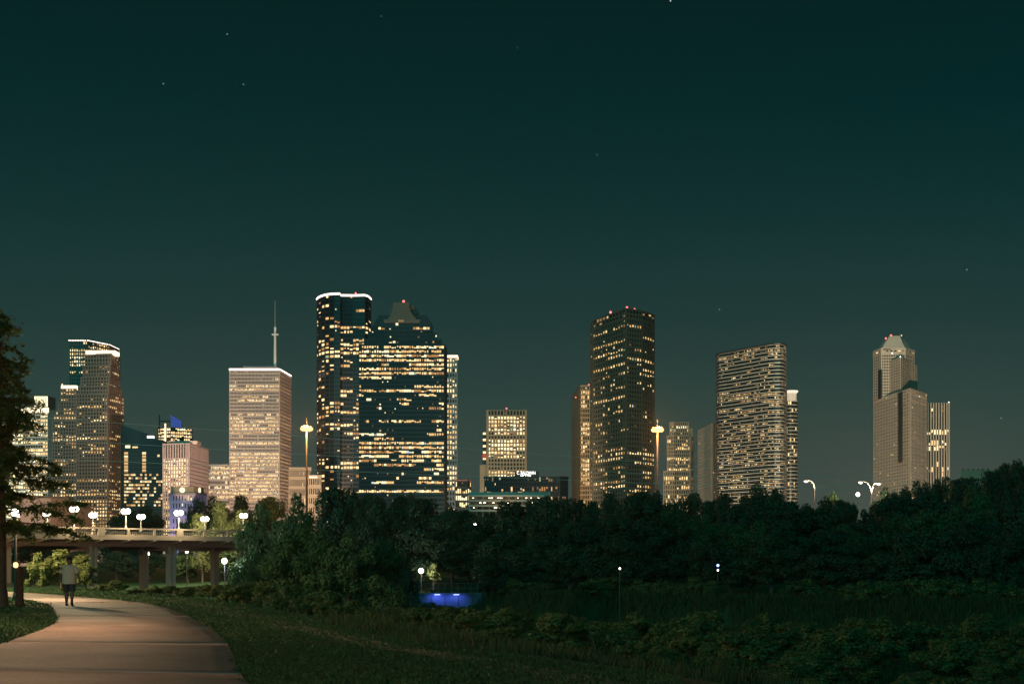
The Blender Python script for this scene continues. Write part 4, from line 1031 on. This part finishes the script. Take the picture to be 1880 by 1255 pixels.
TR = random.Random(77); MASS = []
def tree(px, ytop, Y, width_px, kind, label, group, name='broadleaf_tree', k=None, sink=0.0):
    x, y = XY(px, Y); zb = gz(x, y) - sink; h = ZAT(ytop, Y) - zb
    if h < .3: return None
    c, tr = PROTO[kind][k if k is not None else TR.randrange(len(PROTO[kind]))]
    w = width_px * Y / F / .92
    o = thing(name, label, 'shrub' if 'shrub' in name else 'tree', (x, y, zb), TR.uniform(0, 6.28), group); o.scale = (w, w, h)
    link('crown', c, o); link('trunk', tr, o); MASS.append((px, label, o))
    return o
G1 = 'dark trees of the belt below the skyline'
def sil(px): return float(np.interp(px, [430, 470, 530, 545, 580, 610, 640, 680, 760, 800, 860, 885, 915, 945, 985, 1040, 1100, 1180, 1260, 1300, 1330, 1390, 1435, 1470, 1600, 1640, 1700, 1740, 1800, 1850, 1900],
                                [938, 915, 912, 897, 905, 886, 890, 905, 906, 918, 922, 940, 930, 912, 902, 906, 904, 902, 903, 905, 898, 884, 896, 912, 914, 890, 876, 872, 858, 842, 838]))
# far row that makes the skyline of the wood
for px in np.arange(640, 1930, 30):
    p_ = px + TR.uniform(-8, 8); Y = TR.uniform(270, 330)
    tree(p_, sil(p_) + TR.uniform(-8, 12), Y, TR.uniform(46, 96), 'dark', 'dark rounded tree in the back row right under the towers', G1)
# middle rows
for r_, (Y0, dy, lb) in enumerate(((215, 24, 'dark tree in the upper middle of the unlit wood'), (178, 55, 'dark tree in the lower middle of the unlit wood'))):
    for px in np.arange(790 if r_ == 0 else 905, 1930, 50):
        p_ = px + TR.uniform(-14, 14); Y = Y0 + TR.uniform(-9, 9)
        tree(p_, sil(p_) + dy + TR.uniform(-16, 22), Y, TR.uniform(66, 125), TR.choice(('dark', 'dark', 'mid')), lb, G1)
def bankY(px, s_):
    k_ = (px - CX) / F; return (s_ + AXP[0] * AXN[0] + AXP[1] * AXN[1]) / (AXN[0] * k_ + AXN[1])
for px in np.arange(920, 1960, 46):
    p_ = px + TR.uniform(-14, 14); Y = bankY(p_, TR.uniform(19, 26))
    tree(p_, sil(p_) + 100 + TR.uniform(-18, 22), Y, TR.uniform(95, 130), 'dark', 'dark low tree along the far bank of the water', G1)
for px in (728, 752, 778, 800, 822, 846, 868, 893):
    p_ = px + TR.uniform(-5, 5); Y = bankY(p_, -14 + TR.uniform(-2, 2))
    tree(p_, 1106 + TR.uniform(-4, 6), Y, TR.uniform(34, 46), 'shrub', ('first', 'second', 'third', 'fourth', 'fifth', 'sixth', 'seventh', 'eighth')[(728, 752, 778, 800, 822, 846, 868, 893).index(px)] + ' from left of the low bushes before the blue wall', 'bushes in front of the blue wall', 'bank_shrub', sink=.3)
# bushes hanging over the far bank
for px in np.arange(905, 1960, 34):
    p_ = px + TR.uniform(-10, 10); s0 = 1072 + TR.uniform(-16, 18)
    tree(p_, s0, bankY(p_, TR.uniform(10.5, 14)), TR.uniform(62, 92), 'shrub', 'dark bush hanging over the far water bank', 'bushes along the far bank', 'bank_shrub', sink=.2)
# left mass beside the bridge end, lit on its left flank by the bridge lamps
for px, yt, Y, w, kd, lb in ((480, 916, 166, 116, 'mid', 'large leafy tree at the right end of the bridge lit by lamps'), (545, 896, 150, 95, 'mid', 'pointed tree right of the bridge end below the left orange mast'),
                            (615, 886, 165, 110, 'dark', 'tall dark tree in front of the rounded glass tower'), (690, 908, 160, 120, 'dark', 'broad dark tree below the left part of the stone crowned tower'),
                            (760, 912, 170, 120, 'dark', 'broad dark tree below the right part of the stone crowned tower'), (560, 958, 118, 130, 'mid', 'round tree in the middle of the left thicket'),
                            (640, 972, 108, 120, 'mid', 'round faintly lit tree left of the blue wall'), (712, 985, 112, 95, 'mid', 'pale topped round tree just left of the park lamp'),
                            (600, 1040, 96, 110, 'mid', 'low round tree at the foot of the left thicket'), (690, 1050, 98, 100, 'mid', 'low tree above the tall grass left of the blue wall'),
                            (462, 1005, 150, 90, 'mid', 'leafy tree under the right end of the bridge'), (520, 1000, 106, 100, 'mid', 'leafy tree between the bridge end and the thicket'),
                            (830, 952, 190, 110, 'dark', 'dark tree behind the small yellow lit tree'), (905, 1010, 150, 90, 'dark', 'dark tree at the right end of the blue wall'),
                            (740, 1015, 140, 60, 'dark', 'dark tree directly left of the bright park lamp'), (860, 990, 182, 100, 'dark', 'dark tree above the blue wall')):
    tree(px, yt, Y, w, kd, lb, 'trees between the bridge and the blue wall')
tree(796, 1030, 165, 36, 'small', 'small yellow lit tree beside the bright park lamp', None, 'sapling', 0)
# trees behind and under the bridge
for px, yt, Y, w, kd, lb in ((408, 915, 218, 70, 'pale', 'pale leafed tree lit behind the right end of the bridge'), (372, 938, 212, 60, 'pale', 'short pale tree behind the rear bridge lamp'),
                            (440, 930, 216, 60, 'pale', 'pale tree behind the last bridge lamp'), (345, 945, 240, 50, 'mid', 'small tree behind the bridge below the clock hall'),
                            (268, 922, 330, 90, 'dark', 'dark tree behind the bridge below the black glass tower'), (225, 940, 300, 80, 'dark', 'low dark tree behind the bridge near its middle lamps'),
                            (390, 905, 520, 60, 'dark', 'dark street tree in front of the pink slab tower'), (440, 904, 500, 70, 'dark', 'dark street tree below the pink slab tower'), (495, 906, 480, 70, 'dark', 'dark street tree below the right corner of the pink slab'),
                            (360, 906, 540, 44, 'dark', 'dark street tree against the violet lit hall'), (345, 1012, 214, 80, 'mid', 'green tree seen under the bridge between its piers'),
                            (215, 1010, 222, 80, 'dark', 'dark tree seen under the left part of the bridge'), (275, 1012, 230, 70, 'dark', 'dark tree seen under the middle of the bridge'), (420, 1008, 215, 80, 'mid', 'tree seen under the right end of the bridge'),
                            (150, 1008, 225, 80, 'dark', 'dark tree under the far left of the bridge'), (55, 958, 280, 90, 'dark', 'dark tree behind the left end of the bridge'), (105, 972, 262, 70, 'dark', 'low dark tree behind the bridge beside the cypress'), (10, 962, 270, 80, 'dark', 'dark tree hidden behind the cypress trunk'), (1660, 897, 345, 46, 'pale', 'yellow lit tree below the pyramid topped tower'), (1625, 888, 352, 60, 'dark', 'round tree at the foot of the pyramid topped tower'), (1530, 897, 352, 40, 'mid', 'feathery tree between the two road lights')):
    tree(px, yt, Y, w, kd, lb, 'trees around the bridge and road lights')
# big lit shrub behind the walker
for px, yt, Y, w, lb in ((112, 1006, 84, 105, 'large bright green shrub behind the walking person'), (70, 1012, 82, 60, 'left lobe of bright shrubbery beside the cypress'), (158, 1032, 82, 50, 'low right lobe of shrubbery beside the walker')):
    tree(px, yt, Y, w, 'shrub', lb, 'lit shrubs at the bend of the path', 'leafy_shrub')
# shrubs along the crest
k = 0
WORDS = ['below the left bridge pier', 'right of the left bridge pier', 'left of the middle bridge pier', 'at the foot of the middle bridge pier', 'right of the middle bridge pier', 'left of the right bridge pier', 'below the right bridge pier',
         'left of the leafy bridge end tree', 'under the leafy bridge end tree', 'right of the leafy bridge end tree', 'in front of the left thicket', 'at the right foot of the left thicket', 'standing alone before the tall grass', 'at the edge of the tall grass', 'left of the tall grass', 'below the park lamp']
for px, yt, Y, w in ((190, 1072, 78, 40), (215, 1064, 76, 36), (248, 1078, 72, 40), (284, 1074, 70, 46), (312, 1074, 70, 44), (344, 1078, 68, 40), (382, 1072, 66, 50), (418, 1070, 64, 56), (452, 1068, 62, 60), (492, 1066, 60, 62),
                     (530, 1072, 58, 62), (566, 1090, 54, 56), (605, 1098, 50, 70), (645, 1100, 50, 62), (680, 1122, 47, 50), (720, 1128, 46, 50)):
    tree(px, yt, Y, w, 'shrub', 'low rounded shrub ' + WORDS[k], 'low shrubs along the crest of the lawn', 'rounded_shrub'); k += 1

for i in range(104):
    px = 700 + i * 11.6 + TR.uniform(-10, 10); Y = TR.uniform(36, 92); x_ = XY(px, Y)[0]; zg = gz(x_, Y); hh = TR.uniform(.9, 1.7) if Y < 60 else TR.uniform(1.2, 2.3)
    if px < 960: hh = max(.6, min(hh, ZAT(1114, Y) - zg))
    tree(px, HY - (zg + hh - ZC) * F / Y, Y, hh * 1.5 * F / Y, 'shrub', 'straggly low bush on the dark slope above the water', 'straggly bushes on the slope', 'slope_shrub')

LAND = [(700, 'stone crowned tower'), (860, 'parking deck'), (925, 'square window tower'), (1000, 'hotel sign'), (1070, 'narrow orange sided tower'), (1145, 'dark faceted tower'), (1207, 'right orange mast light'),
        (1250, 'small stepped brown tower'), (1300, 'beige grid slab'), (1345, 'curved tower left half'), (1410, 'curved tower right half'), (1455, 'slim cylinder tower'), (1485, 'single arm road light'), (1540, 'road light gap'),
        (1600, 'double arm road light'), (1650, 'pyramid topped tower'), (1720, 'striped tower'), (1790, 'roof on the hill'), (1860, 'right edge treetops')]
fam = {}
for px, lb, o in MASS:
    if lb in ('dark rounded tree in the back row right under the towers', 'dark tree in the upper middle of the unlit wood', 'dark tree in the lower middle of the unlit wood', 'dark low tree along the far bank of the water', 'dark bush hanging over the far water bank', 'straggly low bush on the dark slope above the water'):
        mk = min(LAND, key=lambda q: abs(q[0] - px))[1]; fam.setdefault((lb, mk), []).append((px, o))
SHORT = {'dark rounded tree in the back row right under the towers': 'dark back row tree', 'dark tree in the upper middle of the unlit wood': 'dark upper middle row tree', 'dark tree in the lower middle of the unlit wood': 'dark lower middle row tree',
         'dark low tree along the far bank of the water': 'dark low tree on the far bank', 'dark bush hanging over the far water bank': 'dark bush over the far bank', 'straggly low bush on the dark slope above the water': 'straggly slope bush'}
for (lb, mk), os_ in fam.items():
    os_.sort(key=lambda q: q[0]); n = len(os_)
    for i, (px, o) in enumerate(os_):
        pre = {1: [''], 2: ['left ', 'right '], 3: ['left ', 'middle ', 'right ']}.get(n, ['first second third fourth fifth sixth seventh eighth ninth tenth eleventh twelfth thirteenth fourteenth fifteenth sixteenth seventeenth eighteenth nineteenth twentieth'.split()[min(q, 19)] + ' from left, ' for q in range(n)])[i]
        o['label'] = pre + SHORT[lb] + ' below the ' + mk

# tall weeds on the slope
rs = np.random.RandomState(11)
VV, FF = [], []; nv = 0
def blades(cx, cy, n, h, spread, wd, bend=.55):
    global nv
    a = rs.uniform(0, 6.283, n); r = spread * np.sqrt(rs.uniform(0, 1, n)); bx, by = cx + r * np.cos(a), cy + r * np.sin(a); bz = terrain(bx, by) - .03
    hh = h * rs.uniform(.45, 1.1, n); la = rs.uniform(0, 6.283, n); ln = hh * bend * rs.uniform(.1, 1, n); wa = rs.uniform(0, 6.283, n)
    ox, oy = np.cos(wa) * wd * .5, np.sin(wa) * wd * .5; lx, ly = np.cos(la) * ln, np.sin(la) * ln
    P = np.stack([np.stack([bx - ox, by - oy, bz], -1), np.stack([bx + ox, by + oy, bz], -1), np.stack([bx + lx * .4 + ox * .8, by + ly * .4 + oy * .8, bz + hh * .6], -1), np.stack([bx + lx, by + ly, bz + hh], -1), np.stack([bx + lx * .4 - ox * .8, by + ly * .4 - oy * .8, bz + hh * .6], -1)], 1)
    VV.append(P.reshape(-1, 3)); FF.append(nv + np.arange(5 * n).reshape(n, 5)); nv += 5 * n
for i in range(3600):
    Y = rs.uniform(27, 80) if i < 1700 else rs.uniform(62, 122); px = rs.uniform(620, 1930); X = (px - CX) * Y / F; d = X - float(crest(Y)); s = (X - AXP[0]) * AXN[0] + (Y - AXP[1]) * AXN[1]
    if d < .8 or s > -8: continue
    hgt = (.22 + .42 * rs.rand() ** 1.5) * (0.6 + .4 * min(1, d / 6)) * (1.5 if rs.rand() < .15 else 1)
    blades(X, Y, 90, hgt, rs.uniform(.35, 1.0), .02 if Y < 50 else .035)
for px, yt, Y in [(x, 1112 + 20 * math.sin(x * .05) + (x - 700) * .02, 62 + 6 * math.sin(x)) for x in range(660, 1090, 36)]:
    X = (px - CX) * Y / F; blades(X, Y, 420, min(1.5, max(.5, .75 * (ZAT(yt, Y) - gz(X, Y)))), 1.2, .022, .55)
wd_ = link('tall_weeds', np_mesh('tall_weeds', np.concatenate(VV), np.concatenate(FF), FOL['reed'])); wd_['kind'] = 'stuff'
# fringe on the far bank
VV, FF, nv = [], [], 0
for i in range(1000):
    t_ = rs.uniform(-45, 40); p = AXP + AXD * t_ + AXN * rs.uniform(7.0, 11.5); blades(p[0], p[1], 60, rs.uniform(.5, 1.3), .8, .05)
fr = link('bank_grass', np_mesh('bank_grass', np.concatenate(VV), np.concatenate(FF), FOL['reed'])); fr['kind'] = 'stuff'
# lawn
n = 170000; Y = 15 + 70 * rs.rand(n) ** 1.7; px = rs.uniform(-60, 1250, n); X = (px - CX) * Y / F
ri, le = np.interp(Y, RC[:, 1], RC[:, 0]), np.interp(Y, LC[:, 1], LC[:, 0])
ej = .06 * np.sin(Y * 5.1) * np.sin(Y * 1.7) + rs.uniform(-.07, .05, n); ok = ((X > ri + ej) & (X < crest(Y) + 3)) | (X < le - ej); ok &= ~((X > crest(Y) - 1.4) & (X < crest(Y) - .3) & (rs.rand(n) < .45))
X, Y = X[ok], Y[ok]; n = len(X); Z = terrain(X, Y) + .02; h = rs.uniform(.025, .055, n) * (1 + .35 * np.sin(X * 1.7 + Y * .4) * np.sin(Y * .9)); a = rs.uniform(0, 6.283, n); wv_ = .010 + .0004 * Y; lx, ly = rs.normal(0, .03, n), rs.normal(0, .03, n)
P = np.stack([np.stack([X - np.cos(a) * wv_, Y - np.sin(a) * wv_, Z], -1), np.stack([X + np.cos(a) * wv_, Y + np.sin(a) * wv_, Z], -1), np.stack([X + lx, Y + ly, Z + h], -1)], 1).reshape(-1, 3)
lw = link('lawn_grass', np_mesh('lawn_grass', P, np.arange(3 * n).reshape(n, 3), FOL['grass'])); lw['kind'] = 'stuff'

# cypress at the left edge
cx_, cy_ = XY(-6, 51.0); cz = gz(cx_, cy_)
cyp = thing('cypress_tree', 'big dark feathery cypress leaning in at the left edge', 'tree', (cx_, cy_, cz))
rs = np.random.RandomState(21); tm = MB()
tm.tube([(0, 0, -.2), (.02, 0, .1), (0, 0, .8), (.05, 0, 3), (0, .05, 6), (.04, 0, 9), (.05, 0, 11)], [.52, .42, .34, .28, .2, .1, .03], 12)
PP, NN = [], []
lim = MB()
for i in range(150):
    z = 2.8 + 8.0 * rs.rand() ** .95; L = float(np.interp(z, [1.5, 3, 5, 7, 9, 10.8], [2.7, 2.8, 2.4, 1.6, 1.05, .4])) * rs.choice([1.08, 1, .85, .7, .5]) * rs.uniform(.85, 1.1); a = rs.uniform(0, 6.283)
    dx, dy = math.cos(a), math.sin(a); rise = rs.uniform(-.1, .45); droop = rs.uniform(.0, .75 if z > 3.6 else .4); wob = rs.uniform(-.25, .25)
    at = lambda t_: Vector((dx * L * t_ - dy * wob * t_ * t_ * L, dy * L * t_ + dx * wob * t_ * t_ * L, z + L * (rise * t_ - droop * t_ * t_)))
    lim.tube([at(t_) for t_ in np.linspace(0, 1, 6)], [.035, .03, .024, .018, .012, .005], 5)
    for k in range(int(11 * L) + 3):
        t_ = rs.uniform(.2, 1.0) ** .75; p = at(t_); q = rs.normal(size=3); q[2] = q[2] * .45 - .25; q += .5 * np.array([dx, dy, 0]); q /= np.linalg.norm(q)
        sl_ = rs.uniform(.2, .7) * (1.2 - .5 * t_); m_ = 16; u = rs.uniform(0, 1, m_)
        sp = np.array(p)[None] + q[None] * (sl_ * u)[:, None] + np.stack([0 * u, 0 * u, -.3 * sl_ * u * u], -1) + rs.normal(0, .04, (m_, 3))
        PP.append(sp); NN.append(np.tile(rs.normal(size=(1, 3)) * .6 + [[0, 0, .6]], (m_, 1)))
P, N = np.concatenate(PP), np.concatenate(NN)
V, Fq = leaves(P, N, .085, rs, .34, .9)
link('crown', np_mesh('cypress_crown', V, Fq, FOL['cypress']), cyp)
tr = tm.build('trunk', M['bark'], cyp, True); lim.build('limbs', M['bark'], tr)

# ------------------------------------------------------------------ walking person, seen from behind
px0, py0 = XY(127, 52.0)
person = thing('person', 'person in pale shirt and dark shorts walking away on the path', 'person', (px0, py0, .03), R(8))
skin = pm('dark_skin', (.10, .065, .048), .6, .1, 5); shirt_m = pm('pale_shirt', (.44, .35, .27), .9, .08, 12); shorts_m = pm('dark_shorts', (.03, .034, .036), .9, .2, 10); shoe_m = pm('dark_shoes', (.018, .02, .02), .7, .2, 10); hair_m = pm('short_black_hair', (.012, .01, .009), .9, .2, 60)
sv, se, sr = [], [], []
def J(p, r, parent=None):
    sv.append(p); sr.append(r if isinstance(r, tuple) else (r, r))
    if parent is not None: se.append((parent, len(sv) - 1))
    return len(sv) - 1
pel = J((0, 0, .93), (.19, .14)); wai = J((0, .0, 1.08), (.20, .15), pel); che = J((0, .0, 1.28), (.20, .14), wai); nb = J((0, .01, 1.47), (.10, .09), che); nk = J((0, .03, 1.54), .065, nb)
hd0 = J((0, .035, 1.60), (.09, .10), nk); hd1 = J((0, .03, 1.69), (.105, .12), hd0); hd2 = J((0, .03, 1.765), (.06, .07), hd1); J((0, .155, 1.655), .02, hd1)
for s_ in (-1, 1):
    J((s_ * .105, .02, 1.67), (.018, .03), hd1)
    sh = J((s_ * .20, 0, 1.43), .075, che); elb = J((s_ * .32, -.03 + .06 * (s_ < 0), 1.16), .052, sh); wr = J((s_ * (.36 if s_ > 0 else .33), .06 + .06 * (s_ < 0), .93), .034, elb)
    pm_ = J((s_ * .365, .085, .87), (.022, .042), wr)
    for f in range(4):
        yb = .05 + f * .024; ln = (.065, .08, .085, .07)[f]
        f1 = J((s_ * .368, yb + .02, .825), .0095, pm_); f2 = J((s_ * .362, yb + .03, .825 - ln * .55), .009, f1); J((s_ * .348, yb + .034, .825 - ln), .008, f2)
    t1 = J((s_ * .35, .135, .865), .0105, pm_); J((s_ * .343, .155, .83), .009, t1)
    fy = .17 if s_ < 0 else -.10
    hp = J((s_ * .10, 0, .86), .105, pel); kn = J((s_ * .115, fy * .55 + .03, .50), .078, hp); ca = J((s_ * .115, fy * .8 - .01, .34), .075, kn); an = J((s_ * .115, fy - .02, .10), .048, ca); J((s_ * .118, fy + .10, .055), .04, an)
me = bpy.data.meshes.new('body'); me.from_pydata(sv, se, []); me.update(); body = link('body', me, person); me.materials.append(skin)
md = body.modifiers.new('skin', 'SKIN'); md.use_smooth_shade = True
for i, r_ in enumerate(sr): me.skin_vertices[0].data[i].radius = r_
me.skin_vertices[0].data[pel].use_root = True
ss = body.modifiers.new('sub', 'SUBSURF'); ss.levels = 2; ss.render_levels = 2
def loft(rings, k=20, cap=False):
    m = MB()
    for (cx, cy, cz, rx, ry) in rings:
        for a in range(k):
            an = 2 * math.pi * a / k; m.v.append((cx + rx * math.cos(an), cy + ry * math.sin(an), cz + .006 * math.sin(an * 5 + cz * 9)))
    for i in range(len(rings) - 1):
        for a in range(k): b = (a + 1) % k; m.f.append((i * k + a, i * k + b, (i + 1) * k + b, (i + 1) * k + a))
    return m
def add(m, o):
    n = len(m.v); m.v += o.v; m.f += [tuple(n + i for i in f) for f in o.f]; return m
sh_ = loft([(0, 0, .80, .255, .19), (0, 0, .84, .258, .195), (0, 0, 1.0, .25, .185), (0, 0, 1.15, .245, .175), (0, 0, 1.30, .25, .168), (0, .005, 1.40, .245, .155), (0, .01, 1.455, .19, .13), (0, .015, 1.49, .11, .10), (0, .02, 1.505, .085, .085)])
for s_ in (-1, 1):
    sh_t = MB().tube([(s_ * .13, 0, 1.42), (s_ * .215, 0, 1.39), (s_ * .262, -.005, 1.28), (s_ * .292, -.01, 1.19)], [.09, .092, .085, .088], 14, False); add(sh_, sh_t)
sh_.build('shirt', shirt_m, person, True)
so_ = loft([(0, 0, .97, .215, .165), (0, 0, .88, .225, .175), (0, 0, .80, .22, .17), (0, 0, .775, .15, .12)])
for s_ in (-1, 1):
    fy = .17 if s_ < 0 else -.10; add(so_, MB().tube([(s_ * .108, 0, .86), (s_ * .115, fy * .25, .72), (s_ * .12, fy * .5 + .01, .545)], [.125, .12, .115], 16, False))
so_.build('shorts', shorts_m, person, True)
for s_ in (-1, 1):
    fy = .17 if s_ < 0 else -.10; m = MB(); k = 12
    for yy, hw_, ht in ((-.11, .02, .06), (-.10, .042, .09), (-.03, .048, .105), (.06, .05, .08), (.14, .048, .06), (.18, .03, .04)):
        for a in range(k): an = 2 * math.pi * a / k; m.v.append((s_ * .118 + hw_ * math.cos(an), fy + yy, max(0, ht * .5 + ht * .5 * math.sin(an)) + (.06 * max(0, -yy * 8) if s_ > 0 else 0)))
    for i in range(5):
        for a in range(k): b = (a + 1) % k; m.f.append((i * k + a, i * k + b, (i + 1) * k + b, (i + 1) * k + a))
    m.f += [tuple(range(k - 1, -1, -1)), tuple(range(5 * k, 6 * k))]
    m.build('shoe', shoe_m, person, True)
MB().lathe([(.108, 0), (.118, .03), (.113, .07), (.085, .115), (.03, .135)], 16).build('hair', hair_m, person, True, (0, .02, 1.675))

# ------------------------------------------------------------------ night haze
hz = bpy.data.materials.new('haze'); hz.use_nodes = True; ht = hz.node_tree; ht.nodes.clear()
pv = ht.nodes.new('ShaderNodeVolumePrincipled'); pv.inputs['Color'].default_value = (.9, .92, .92, 1); pv.inputs['Density'].default_value = 0.00003; pv.inputs['Anisotropy'].default_value = .35
ho = ht.nodes.new('ShaderNodeOutputMaterial'); ht.links.new(pv.outputs[0], ho.inputs['Volume'])
hb = MB().box(-4100, 4100, -600, 5700, -7.2, 345).build('haze', hz); hb['kind'] = 'stuff'; hb.display_type = 'WIRE'
